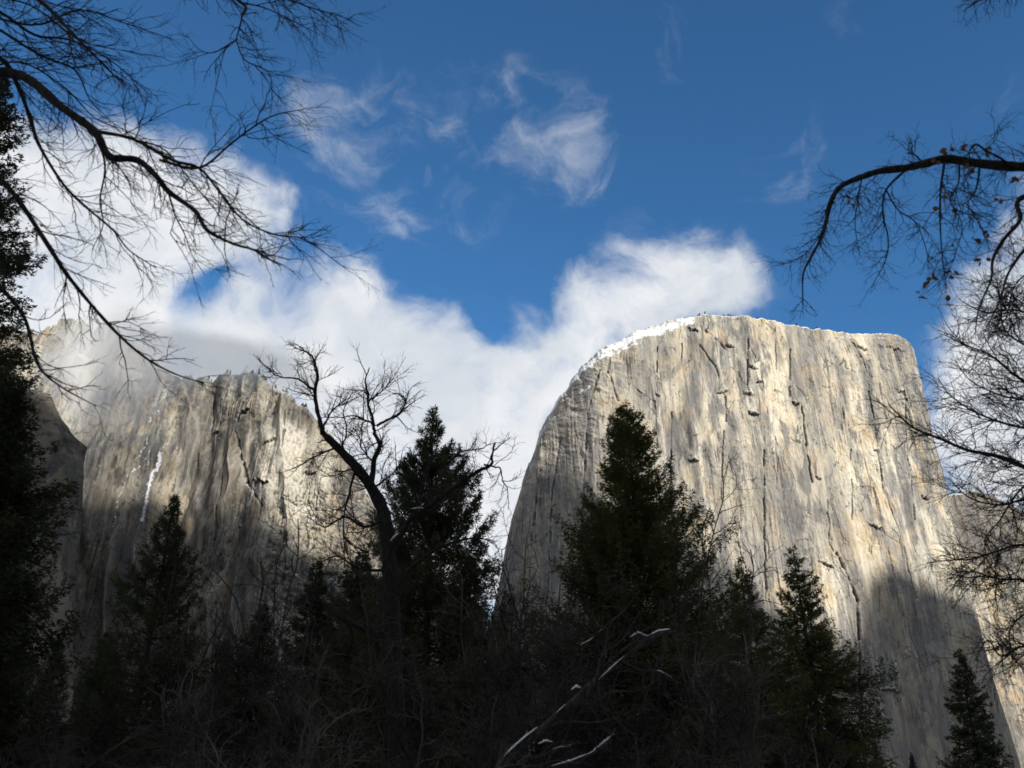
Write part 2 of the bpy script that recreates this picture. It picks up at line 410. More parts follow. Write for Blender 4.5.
    for pts, width, amp in snow_lines:
        P2 = [on_surface(x, y, yfun, Y0)[[0, 2]] for x, y in pts]
        for (p, q) in zip(P2[:-1], P2[1:]):
            d = q - p; L2 = float(d @ d) + 1e-6
            u = np.clip(((X - p[0]) * d[0] + (Z - p[1]) * d[1]) / L2, 0, 1)
            dist = np.hypot(X - p[0] - u * d[0] + 5 * fbm(X / 14, Z / 25, 77, 3), Z - p[1] - u * d[1])
            snow = np.maximum(snow, amp * np.exp(-(dist / width) ** 2))
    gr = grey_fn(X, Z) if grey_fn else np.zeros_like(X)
    for pts, width, amp in stains_and_shade:
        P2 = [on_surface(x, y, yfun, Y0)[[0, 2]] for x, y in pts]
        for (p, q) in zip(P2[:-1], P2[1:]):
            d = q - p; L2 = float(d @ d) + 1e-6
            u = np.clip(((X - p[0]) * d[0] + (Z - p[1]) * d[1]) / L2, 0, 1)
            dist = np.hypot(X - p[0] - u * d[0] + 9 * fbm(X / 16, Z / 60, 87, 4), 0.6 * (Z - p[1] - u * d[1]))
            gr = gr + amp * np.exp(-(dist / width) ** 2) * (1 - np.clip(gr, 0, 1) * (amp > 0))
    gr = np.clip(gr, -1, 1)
    V = np.stack([X, Yf, Z], -1)
    # summit rows going back, side columns going back
    back = np.array([8, 25, 60, 120, 250, 500, 900.0])
    topr = V[:, -1:, :].repeat(len(back), 1).copy()
    topr[:, :, 0] += back[None, :] * topr[:, :, 0] / topr[:, :, 1]
    topr[:, :, 1] += back[None, :]
    topr[:, :, 2] += back[None, :] * 0.10 + 3.0 * fbm(topr[:, :, 0] / 30, topr[:, :, 1] / 30, seed + 60, 3) * np.minimum(1, back / 60)
    V = np.concatenate([V, topr], 1)
    ext = lambda a: np.concatenate([a, np.repeat(a[:, -1:], len(back), 1)], 1)
    cav, snow, gr = ext(cav), ext(snow), ext(gr); cav[:, nv:] = 0
    lcol = V[:1].repeat(len(back), 0).copy(); bk = back[::-1][:, None]; lcol[:, :, 0] += bk * (lcol[:, :, 0] / lcol[:, :, 1] + 0.08); lcol[:, :, 1] += bk
    rcol = V[-1:].repeat(len(back), 0).copy(); bk = back[:, None]; rcol[:, :, 0] += bk * (np.minimum(rcol[:, :, 0] / rcol[:, :, 1], 0.0 if xr0 < 0 else 9.9) - 0.08); rcol[:, :, 1] += bk
    V = np.concatenate([lcol, V, rcol], 0)
    ex2 = lambda a: np.concatenate([np.repeat(a[:1], len(back), 0), a, np.repeat(a[-1:], len(back), 0)], 0)
    cav, snow, gr = ex2(cav), ex2(snow), ex2(gr)
    n0, n1 = V.shape[:2]
    idx = np.arange(n0 * n1).reshape(n0, n1)
    q = np.stack([idx[:-1, :-1], idx[1:, :-1], idx[1:, 1:], idx[:-1, 1:]], -1).reshape(-1, 4)
    o = mesh_np(name, V.reshape(-1, 3), q, 4, mat)
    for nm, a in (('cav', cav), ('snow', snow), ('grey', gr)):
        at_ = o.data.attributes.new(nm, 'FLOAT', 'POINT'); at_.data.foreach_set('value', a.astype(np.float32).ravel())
    tag(o, label, 'cliff', kind='structure')
    rimline = V[len(back):len(back) + nu, nv - 1]
    return o, rimline, yfun

# --- the great wall
def shape_main(X, Z):
    X = np.asarray(X, dtype=float)
    return 0.9 * np.maximum(0, 160 - X) * 0.8 + 0.12 * np.maximum(0, X - 450) - 0.10 * np.clip(X - 160, 0, 290)

main_top = [(478, 700), (492, 610), (502, 552), (508, 520), (517, 488), (527, 457), (536, 437), (541, 414), (549, 398), (562, 380), (576, 364), (594, 349), (612, 337), (640, 327), (664, 320), (705, 312), (735, 315), (760, 318),
            (800, 325), (850, 331), (888, 333), (905, 338), (917, 346), (926, 358), (931, 374)]
main_right = [(931, 374), (939, 400), (945, 436), (957, 478), (969, 530), (990, 611), (1013, 696), (1032, 760), (1042, 800)]
main_cracks = [([(658, 346), (657, 393)], 9, 2.2), ([(748, 340), (747, 388)], 9, 2.4), ([(682, 343), (681, 364)], 6, 2), ([(801, 404), (806, 445), (812, 483)], 8, 2.4),
               ([(853, 343), (864, 366), (876, 430), (884, 500)], 8, 3.0), ([(836, 554), (848, 578), (857, 600), (861, 674), (866, 768)], 13, 4.0),
               ([(724, 430), (722, 480), (720, 560)], 6, 2), ([(764, 450), (765, 515), (766, 600)], 7, 2.4), ([(600, 370), (588, 410), (582, 520), (580, 640)], 9, 3.5),
               ([(632, 385), (655, 400), (658, 440)], 6, 2), ([(700, 345), (716, 365), (726, 395), (727, 420)], 6, 2.5), ([(705, 330), (728, 350)], 8, 4),
               ([(673, 410), (671, 480), (676, 560)], 9, 3), ([(840, 400), (850, 450), (852, 520)], 5, 2), ([(905, 400), (908, 460), (915, 520)], 5, 2),
               ([(880, 480), (900, 540), (915, 600)], 5, 2.0), ([(790, 350), (789, 400)], 7, 3), ([(775, 330), (776, 380)], 4, 2), ([(612, 350), (608, 372), (618, 400)], 7, 3.5),
               ([(560, 440), (552, 500), (548, 600)], 7, 3), ([(540, 470), (532, 540)], 6, 3)]
main_roofs = [(723, 390, 11, 13), (748, 393, 9, 9), (759, 382, 8, 12), (752, 368, 9, 11), (754, 412, 9, 15), (694, 459, 10, 12), (658, 393, 5, 10), (796, 403, 8, 12),
              (818, 478, 6, 12), (925, 496, 9, 12), (876, 450, 9, 8), (826, 565, 12, 13), (875, 526, 12, 10), (863, 349, 12, 9), (730, 345, 9, 12), (694, 330, 12, 10), (900, 392, 8, 8),
              (895, 350, 20, 8), (890, 690, 16, 9)]
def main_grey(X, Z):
    a = sstep(330, 60, X + 60 * fbm(X / 120, Z / 260, 31, 3)) * 0.85  # left flank's weaker sunlight put into the rock colour
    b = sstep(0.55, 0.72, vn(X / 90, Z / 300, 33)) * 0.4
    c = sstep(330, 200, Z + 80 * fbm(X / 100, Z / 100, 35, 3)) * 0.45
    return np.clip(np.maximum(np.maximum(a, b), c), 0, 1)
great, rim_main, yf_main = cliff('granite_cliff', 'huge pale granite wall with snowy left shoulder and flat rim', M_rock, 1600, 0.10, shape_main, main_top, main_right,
      nu=1150, nv=1150, seed=3, stains_and_shade=[([(795, 366), (794, 402)], 12.15, 1.35), ([(853, 343), (864, 370), (876, 430)], 10.8, 1.28), ([(840, 370), (842, 420)], 12.15, 0.81), ([(735, 425), (722, 450)], 18.900000000000002, 0.81), ([(764, 450), (766, 540)], 10.8, 0.81), ([(700, 350), (690, 420)], 16.200000000000003, 0.68), ([(672, 420), (673, 520)], 12.15, 1.22), ([(780, 480), (790, 520)], 33.75, 0.68), ([(835, 510), (845, 560)], 21.6, 0.68), ([(640, 345), (640, 400)], 40.5, 0.61), ([(855, 580), (862, 700)], 13.5, 1.22), ([(692, 327), (695, 340)], 10.8, 1.08), ([(588, 400), (584, 520)], 12.15, 1.08), ([(905, 430), (912, 520)], 10.8, 0.54), ([(930, 380), (944, 470)], 10.8, 0.68), ([(720, 480), (722, 560)], 10.8, 0.81), ([(745, 330), (748, 360)], 8.100000000000001, 0.94), ([(770, 320), (778, 360)], 8.100000000000001, 0.81), ([(815, 335), (820, 380)], 10.8, 0.68), ([(900, 610), (925, 720)], 75, 0.55), ([(650, 345), (700, 360)], 22, 0.5), ([(880, 340), (905, 350)], 10, 0.6)], rag_fn=lambda X: 0.25 + 1.0 * sstep(300, 120, X), big=7.0, ledge_fn=lambda X, Z: 0.9 * sstep(330, 120, X + 50 * fbm(X / 60, Z / 90, 8, 3)) * (0.35 + 0.65 * sstep(500, 640, Z)), roll_fn=lambda X: 9 + 80 * sstep(330, 0, X), cracks=main_cracks, roofs=main_roofs, grey_fn=main_grey, n_rand=40,  # widest stain entry paints the lower-right cast shadow darker
      snow_lines=[([(850, 488), (880, 490), (905, 499), (930, 508), (955, 521)], 2.2, .62), ([(700, 395), (650, 402), (610, 398)], 1.5, .5), ([(830, 520), (860, 512)], 1.5, .5), ([(552, 396), (565, 380), (600, 354), (640, 334), (692, 320)], 20, .80), ([(830, 336), (895, 340)], 4, .6), ([(556, 405), (600, 375), (650, 348)], 26, .40), ([(520, 490), (540, 440)], 9, .5), ([(600, 358), (640, 343)], 8, .7), ([(545, 425), (555, 415)], 8, .6),
                  ([(545, 450), (560, 430), (590, 400)], 3, .5), ([(640, 400), (690, 393)], 2.0, .5), ([(525, 470), (535, 455)], 6, .55), ([(568, 400), (590, 386)], 8, .65), ([(535, 440), (545, 420)], 7, .7)])

east, rim_e, _ = cliff('granite_cliff', 'sunlit lower rock face at the right, beyond the sharp prow', M_rock, 1950, 0.15, lambda X, Z: -0.25 * (np.asarray(X) - 900),
      [(925, 500), (950, 494), (975, 490), (990, 492), (1010, 504), (1030, 516), (1080, 530), (1140, 550)], nu=420, nv=420, seed=21, roll=6, n_rand=30,
      grey_fn=lambda X, Z: sstep(390, 480, Z + 40 * fbm(X / 60, Z / 60, 3, 3)) * 0.9)

# --- the left-hand group
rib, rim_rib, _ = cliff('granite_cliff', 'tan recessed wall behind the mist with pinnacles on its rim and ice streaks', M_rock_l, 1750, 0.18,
      lambda X, Z: 0.0 * X + 40 * np.exp(-((np.asarray(X) + 690) / 60.0) ** 2),
      [(-60, 335), (30, 330), (56, 326), (60, 317), (82, 318), (90, 328), (100, 320), (113, 327), (122, 336), (140, 352), (165, 372), (200, 384), (260, 392), (330, 430)], nu=560, nv=520, seed=41, roll=9, rim=2.0, rag_fn=lambda X: 1.0 + 1.5 * sstep(-600, -660, X), n_rand=40, big=16.0, ledge_fn=lambda X, Z: 0.12 + 0.5 * sstep(700, 780, Z),
      snow_lines=[([(170, 378), (158, 402), (150, 422)], 3, .62), ([(160, 452), (152, 475), (146, 500), (141, 520)], 6, .82), ([(154, 420), (146, 445), (136, 468)], 3, .60), ([(142, 452), (130, 475), (118, 500), (112, 530)], 4, .60), ([(168, 440), (158, 455)], 4, .60), ([(163, 395), (153, 440), (147, 470)], 2.5, .60), ([(148, 480), (140, 520), (132, 560)], 3, .60),
                  ([(150, 455), (138, 470), (130, 480)], 5, .60), ([(162, 446), (157, 462)], 6, .60), ([(126, 500), (120, 540)], 3, .55), ([(78, 352), (90, 362), (102, 366)], 6, .75), ([(75, 355), (95, 365)], 7, .6), ([(80, 525), (90, 522)], 4, .6), ([(82, 545), (98, 548)], 4, .6),
                  ([(125, 595), (130, 590)], 6, .8)],
      stains_and_shade=[([(100, 520), (115, 600)], 60, .95), ([(148, 460), (128, 560)], 26, .9)],  # shade of the gully painted dark on the rock
      grey_fn=lambda X, Z: np.maximum(sstep(60, 20, np.abs(X + 640 + 0.35 * (Z - 500))) * 0.9, sstep(430, 300, Z) * 0.7))

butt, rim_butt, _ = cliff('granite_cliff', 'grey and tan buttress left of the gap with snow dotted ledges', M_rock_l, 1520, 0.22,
      lambda X, Z: 0.95 * np.maximum(0, -468 - np.asarray(X)) + 0.35 * np.maximum(0, np.asarray(X) + 380),
      [(118, 640), (140, 560), (158, 480), (166, 420), (176, 388), (195, 378), (215, 376), (240, 371), (262, 376), (285, 390), (305, 404), (325, 425), (345, 455), (370, 500), (400, 540), (440, 580), (480, 606)],
      nu=720, nv=560, seed=61, roll=14, rim=2.2, relief=1.25, n_rand=40, ledge_fn=lambda X, Z: np.clip(sstep(560, 470, Z) * sstep(-480, -420, X) + 0.10 + 0.5 * sstep(650, 720, Z), 0, 1.2), rag_fn=lambda X: 0.45, big=36.0,
      cracks=[([(247, 400), (236, 430), (246, 480), (262, 505)], 14, 5), ([(285, 410), (283, 450)], 8, 3), ([(225, 470), (215, 540)], 8, 4)],
      roofs=[(246, 413, 12, 16), (262, 480, 22, 12), (290, 500, 24, 10), (215, 430, 14, 10), (310, 470, 16, 9), (270, 440, 16, 8)],
      snow_lines=[([(250, 488), (262, 498), (300, 505), (350, 512)], 16, .52), ([(262, 512), (340, 522)], 22, .46), ([(240, 450), (247, 470), (256, 490)], 4, .6), ([(290, 396), (320, 420), (345, 450)], 14, .46), ([(280, 482), (330, 470)], 10, .42), ([(230, 380), (260, 385)], 10, .40)],
      stains_and_shade=[([(262, 410), (285, 470), (300, 490)], 60, -1.3), ([(205, 400), (240, 395)], 34, -1.0), ([(185, 440), (215, 480), (235, 520)], 50, .9), ([(246, 425), (240, 460)], 9, .8), ([(215, 520), (225, 560)], 16, -.7)],  # sunlit right face and shaded left face painted in as patches
      grey_fn=lambda X, Z: np.clip(0.5 + 0.5 * fbm(X / 70, Z / 120, 71, 3) + sstep(650, 700, Z) * 0.5, 0, 1))

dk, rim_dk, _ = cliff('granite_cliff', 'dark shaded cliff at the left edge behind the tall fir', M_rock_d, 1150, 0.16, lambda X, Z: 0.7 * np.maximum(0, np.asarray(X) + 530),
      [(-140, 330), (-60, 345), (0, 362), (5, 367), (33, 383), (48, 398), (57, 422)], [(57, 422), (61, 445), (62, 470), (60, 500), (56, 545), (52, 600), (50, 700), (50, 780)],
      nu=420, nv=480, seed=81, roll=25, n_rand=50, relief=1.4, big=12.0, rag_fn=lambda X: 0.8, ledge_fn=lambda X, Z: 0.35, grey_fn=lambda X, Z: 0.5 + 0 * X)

# ------------------------------------------------------------------ ridge across the valley, behind the viewer (its shadow covers the valley floor)
lat = np.array([math.cos(SUN_AZ), math.sin(SUN_AZ), 0.0])          # lateral axis, square to the sun
axis = np.array([math.sin(SUN_AZ), -math.cos(SUN_AZ), 0.0])         # towards the sun
D_R = 1150.0
def sky_pt(x, y, yf):
    p = on_surface(x, y, yf, 1600); d = D_R - float(p @ axis)
    return float(p @ lat), float(p[2] + d * math.tan(SUN_EL))
yl = lambda X, Z: 1560 + 0.2 * Z
yd = lambda X, Z: 1150 + 0.16 * Z
pts = [sky_pt(-60, 380, yd), sky_pt(20, 372, yd), sky_pt(75, 400, yd), sky_pt(90, 425, yl), sky_pt(130, 440, yl), sky_pt(180, 425, yl), sky_pt(210, 440, yl), sky_pt(236, 490, yl), sky_pt(290, 555, yl), sky_pt(340, 555, yl),
       sky_pt(420, 570, yl), sky_pt(510, 480, yf_main), sky_pt(560, 462, yf_main), sky_pt(600, 490, yf_main), sky_pt(700, 550, yf_main), sky_pt(760, 600, yf_main), sky_pt(835, 640, yf_main),
       sky_pt(852, 650, yf_main), sky_pt(866, 580, yf_main), sky_pt(885, 570, yf_main), sky_pt(940, 588, yf_main), sky_pt(975, 605, yf_main), sky_pt(1010, 640, yf_main), sky_pt(1060, 740, yf_main)]
print('ridge', [(round(a), round(b)) for a, b in pts])
pts.sort()
pa = np.array(pts)
u = np.linspace(-4200, 3600, 520)
top = np.interp(u, np.concatenate([[-4200, pa[0, 0] - 500], pa[:, 0], [pa[-1, 0] + 500, 3600]]), np.concatenate([[900, pa[0, 1]], pa[:, 1], [pa[-1, 1] - 60, 900]]))
top = top + 9 * fbm(u / 60, u * 0, 5, 4) + 14 * fbm(u / 14, u * 0, 6, 3)
v = np.linspace(-1, 1, 41)
prof = (1 - np.abs(v)) ** 0.85
P = np.zeros((len(u), len(v), 3))
wid = 700.0
P[:] = u[:, None, None] * lat + (D_R + v[None, :, None] * wid) * axis
P[:, :, 2] = top[:, None] * prof[None, :] - 5 + 40 * fbm(u[:, None] / 150, v[None, :] * 5, 9, 4) * (prof * (1 - prof) * 4)[None, :]
idx = np.arange(len(u) * len(v)).reshape(len(u), len(v))
q = np.stack([idx[:-1, :-1], idx[1:, :-1], idx[1:, 1:], idx[:-1, 1:]], -1).reshape(-1, 4)
tag(mesh_np('ridge', P.reshape(-1, 3), q, 4, M_ridge), 'high wooded ridge across the valley behind the viewer', 'ridge', kind='structure')

# ground: one sheet to the horizon
g = np.linspace(-1, 1, 121); g = np.sign(g) * np.abs(g) ** 3 * 25000
GX, GY = np.meshgrid(g, g, indexing='ij')
GZ = 0.25 * fbm(GX / 9, GY / 9, 3, 3) * (np.hypot(GX, GY) > 3) - 0.15
GZ += sstep(900, 1500, GY) * 0
idx = np.arange(GX.size).reshape(GX.shape)
q = np.stack([idx[:-1, :-1], idx[1:, :-1], idx[1:, 1:], idx[:-1, 1:]], -1).reshape(-1, 4)
tag(mesh_np('ground', np.stack([GX, GY, GZ], -1).reshape(-1, 3), q, 4, M_ground), 'snow patched forest floor of the valley', 'ground', kind='structure')

# ------------------------------------------------------------------ mist banks
def mist_material(name, seed, dens, scale):
    m, nt = mat_new(name); t = NT(nt)
    uv = t.n('ShaderNodeAttribute', attribute_name='fade').outputs['Fac']
    pos = t.n('ShaderNodeNewGeometry').outputs['Position']
    n = t.noise(t.mapping(pos, (1 / scale, 1 / scale, 1.25 / scale), (seed, seed * 2, 0)), 1.0, 7, 0.55, 0.5)
    a = t.math('MULTIPLY', t.rng(t.math('ADD', t.math('MULTIPLY', uv, 0.9), t.math('MULTIPLY', t.math('SUBTRACT', n, 0.5), 1.3)), 0.12, 0.95), dens, clamp=True)
    a = t.math('MULTIPLY', a, t.rng(uv, 0.0, 0.12))
    d = t.n('ShaderNodeBsdfDiffuse'); d.inputs[0].default_value = (0.88, 0.89, 0.90, 1)
    tl = t.n('ShaderNodeBsdfTranslucent'); tl.inputs[0].default_value = (0.88, 0.89, 0.90, 1)
    ad = t.n('ShaderNodeMixShader'); ad.inputs[0].default_value = 0.4; t.l(d.outputs[0], ad.inputs[1]); t.l(tl.outputs[0], ad.inputs[2])
    tr = t.n('ShaderNodeBsdfTransparent')
    mx = t.n('ShaderNodeMixShader'); t.l(a, mx.inputs[0]); t.l(tr.outputs[0], mx.inputs[1]); t.l(ad.outputs[0], mx.inputs[2])
    o = t.n('ShaderNodeOutputMaterial'); t.l(mx.outputs[0], o.inputs[0])
    return m

def mist(label, Y, poly_blobs, dens, seed, scale, bow=60):
    x0 = min(b[0] - b[2] for b in poly_blobs); x1 = max(b[0] + b[2] for b in poly_blobs)
    y0 = min(b[1] - b[3] for b in poly_blobs); y1 = max(b[1] + b[3] for b in poly_blobs)
    a = at(x0, y1, Y); b = at(x1, y0, Y); a2 = at(x0, y0, Y); b2 = at(x1, y1, Y)
    xs = np.linspace(min(a[0], a2[0]), max(b[0], b2[0]), 90); zs = np.linspace(min(a[2], b2[2]), max(a2[2], b[2]), 70)
    X, Z = np.meshgrid(xs, zs, indexing='ij')
    Yv = Y - bow * np.cos((X - X.mean()) / (np.ptp(X)) * np.pi) + bow * 0.4 * fbm(X / 150, Z / 150, seed, 3)
    fade = np.zeros_like(X)
    for (px, py, rx, ry, s) in poly_blobs:
        c = at(px, py, Y); kx = rx * Y / F; kz = ry * Y / F * 1.1
        dd = np.sqrt(((X - c[0]) / kx) ** 2 + ((Z - c[2]) / kz) ** 2)
        fade += s * sstep(1, 0, dd)
    idx = np.arange(X.size).reshape(X.shape)
    q = np.stack([idx[:-1, :-1], idx[1:, :-1], idx[1:, 1:], idx[:-1, 1:]], -1).reshape(-1, 4)
    o = mesh_np('mist', np.stack([X, Yv, Z], -1).reshape(-1, 3), q, 4, mist_material('mist_vapour', seed, dens, scale))
    at_ = o.data.attributes.new('fade', 'FLOAT', 'POINT'); at_.data.foreach_set('value', np.clip(fade, 0, 1.2).astype(np.float32).ravel())
    return tag(o, label, 'mist', kind='stuff')

mist('white cloud bank drifting over the top of the left cliffs', 1640, [(140, 350, 130, 70, .8), (230, 352, 120, 50, .9), (40, 360, 90, 70, .5), (110, 400, 110, 90, .6), (330, 380, 90, 50, .7), (150, 330, 140, 55, .5), (170, 400, 90, 60, .4)], 0.55, 2.0, 170)
mist('thin mist hanging in front of the tan recessed wall', 1400, [(110, 365, 110, 90, 1.0), (140, 420, 100, 100, .5), (215, 366, 110, 46, 1.1), (300, 384, 90, 50, 1.0), (190, 380, 60, 40, .5), (90, 480, 70, 90, .25), (250, 375, 60, 36, .5)], 0.5, 5.0, 140)
mist('wisp of cloud touching the snowy shoulder of the great wall', 1560, [(580, 340, 70, 50, .6), (640, 318, 60, 28, .6), (540, 420, 50, 80, .6), (515, 500, 40, 80, .4)], 0.45, 9.0, 150)

# ------------------------------------------------------------------ tubes (branches)
class Tubes:
    def __init__(s): s.v = []; s.f = []; s.n = 0
    def add(s, pts, rad, sides=4):
        pts = np.asarray(pts, dtype=np.float64); rad = np.asarray(rad, dtype=np.float64)
        tg = np.gradient(pts, axis=0); tg /= (np.linalg.norm(tg, axis=1, keepdims=True) + 1e-9)
        m = np.abs(tg.mean(0)); ref = np.zeros(3); ref[int(np.argmin(m))] = 1
        a = np.cross(tg, ref); a /= (np.linalg.norm(a, axis=1, keepdims=True) + 1e-9); b = np.cross(tg, a)
        th = np.arange(sides) * 2 * np.pi / sides
        ring = pts[:, None, :] + rad[:, None, None] * (np.cos(th)[None, :, None] * a[:, None, :] + np.sin(th)[None, :, None] * b[:, None, :])
        k = len(pts); i = np.arange(k - 1)[:, None] * sides; j = np.arange(sides)[None, :]; j2 = (j + 1) % sides
        f = np.stack([i + j, i + j2, i + sides + j2, i + sides + j], -1).reshape(-1, 4) + s.n
        s.v.append(ring.reshape(-1, 3)); s.f.append(f); s.n += k * sides
    def build(s, name, mat, parent, origin):
        return mesh_np(name, np.concatenate(s.v), np.concatenate(s.f), 4, mat, parent, origin)

def smooth_path(pts, sub=5):
    pts = np.asarray(pts, dtype=np.float64)
    if len(pts) < 3: 
        return np.stack([np.linspace(pts[0, k], pts[-1, k], sub + 1) for k in range(3)], -1)
    P = np.concatenate([[2 * pts[0] - pts[1]], pts, [2 * pts[-1] - pts[-2]]]); out = []
    for i in range(1, len(P) - 2):
        p0, p1, p2, p3 = P[i - 1:i + 3]
        for u in np.linspace(0, 1, sub, endpoint=False):
            out.append(0.5 * ((2 * p1) + (-p0 + p2) * u + (2 * p0 - 5 * p1 + 4 * p2 - p3) * u * u + (-p0 + 3 * p1 - 3 * p2 + p3) * u ** 3))
    out.append(pts[-1]); return np.array(out)

def unit(v): return v / (np.linalg.norm(v) + 1e-9)

def walk(rs, p, d, L, n, wig, bias):
    pts = [p.copy()]; step = L / n; d = unit(d)
    for _ in range(n):
        d = unit(d + wig * np.array([rs.gauss(0, 1), rs.gauss(0, 1), rs.gauss(0, 1)]) + bias)
        p = p + d * step; pts.append(p.copy())
    return np.array(pts)

def sprout(rs, tb, path, r_par, spec, level, bias, depth_flat=0.6):
    """grow side shoots from a parent path; spec[level] = (per metre, length, radius, wiggle, angle)"""
    if level >= len(spec): return
    dens, L0, r0, wig, ang = spec[level]
    seg = np.linalg.norm(np.diff(path, axis=0), axis=1); tot = seg.sum(); cum = np.concatenate([[0], np.cumsum(seg)])
    n = int(dens * tot + rs.random())
    for _ in range(n):
        q = rs.uniform(0.12, 1.0) * tot; i = min(len(path) - 2, int(np.searchsorted(cum, q) - 1)); i = max(i, 0)
        f = (q - cum[i]) / (seg[i] + 1e-9); p = path[i] + (path[i + 1] - path[i]) * f
        tg = unit(path[i + 1] - path[i])
        side = np.array([rs.gauss(0, 1), rs.gauss(0, 1) * depth_flat, rs.gauss(0, 1)]); side = unit(side - tg * (side @ tg))
        a = ang * rs.uniform(0.6, 1.35); d = tg * math.cos(a) + side * math.sin(a)
        L = L0 * rs.uniform(0.35, 1.25) * (1.1 - 0.55 * q / tot)
        k = 5 if level < len(spec) - 1 else 4
        pp = walk(rs, p, d, L, k, wig, bias)
        rr = min(r0 * rs.uniform(0.7, 1.2), 0.8 * float(np.interp(q, cum, r_par)))
        rad = np.linspace(rr, rr * 0.4, len(pp))
        tb.add(pp, rad, 3 if rr < 0.02 else 4)
        sprout(rs, tb, pp, rad, spec, level + 1, bias, depth_flat)

def limb_px(rs, pxs, Y, dY, jitter=0.0, sub=5):
    n = len(pxs); out = []
    for i, p in enumerate(pxs):
        y = Y + dY * i / max(1, n - 1) + rs.uniform(-jitter, jitter)
        out.append(at(p[0], p[1], y if len(p) < 3 else p[2]))
    return smooth_path(out, sub)

def bare_tree(name, label, cat, base, trunk, limbs, spec, seed, bias, mat_l=None, mat_t=None, group=None, trunk_sides=10, knots=0.12, flat=0.6):
    """trunk = (path, radii); limbs = [(path, r0, r1)]"""
    rs = random.Random(seed)
    root = empty(name, base, label, cat, group)
    mat_l = mat_l or M_oak; mat_t = mat_t or M_twig
    tw = Tubes()
    if trunk is not None:
        tb = Tubes(); path, rad = trunk
        rad = np.asarray(rad) * (1 + knots * np.array([rs.uniform(-1, 1) for _ in rad])); tb.add(path, rad, trunk_sides)
        tb.build('trunk', mat_l, root, base)
        sprout(rs, tw, path[len(path) // 2:], rad[len(path) // 2:], spec, 0, bias, flat)
    for (path, r0, r1) in limbs:
        tb = Tubes(); rad = np.linspace(r0, r1, len(path)) * (1 + knots * np.array([rs.uniform(-1, 1) for _ in path]))
        tb.add(path, rad, 7); tb.build('branch', mat_l, root, base)
        sprout(rs, tw, path, rad, spec, 0, bias, flat)
    if tw.n: 
        o = tw.build('twigs', mat_t, root, base); o['kind'] = 'stuff'
    return root

# ------------------------------------------------------------------ conifers
def leaf_quads(pos, dirs, length, width, rng):
    n = len(pos)
    rnd = rng.normal(size=(n, 3)); side = np.cross(dirs, rnd); side /= (np.linalg.norm(side, axis=1, keepdims=True) + 1e-9)
    L = length[:, None]; W = width[:, None] * 0.5
    v = np.stack([pos, pos + dirs * L * 0.5 + side * W, pos + dirs * L, pos + dirs * L * 0.5 - side * W], 1)
    f = np.arange(n * 4).reshape(n, 4)
    return v.reshape(-1, 3), f

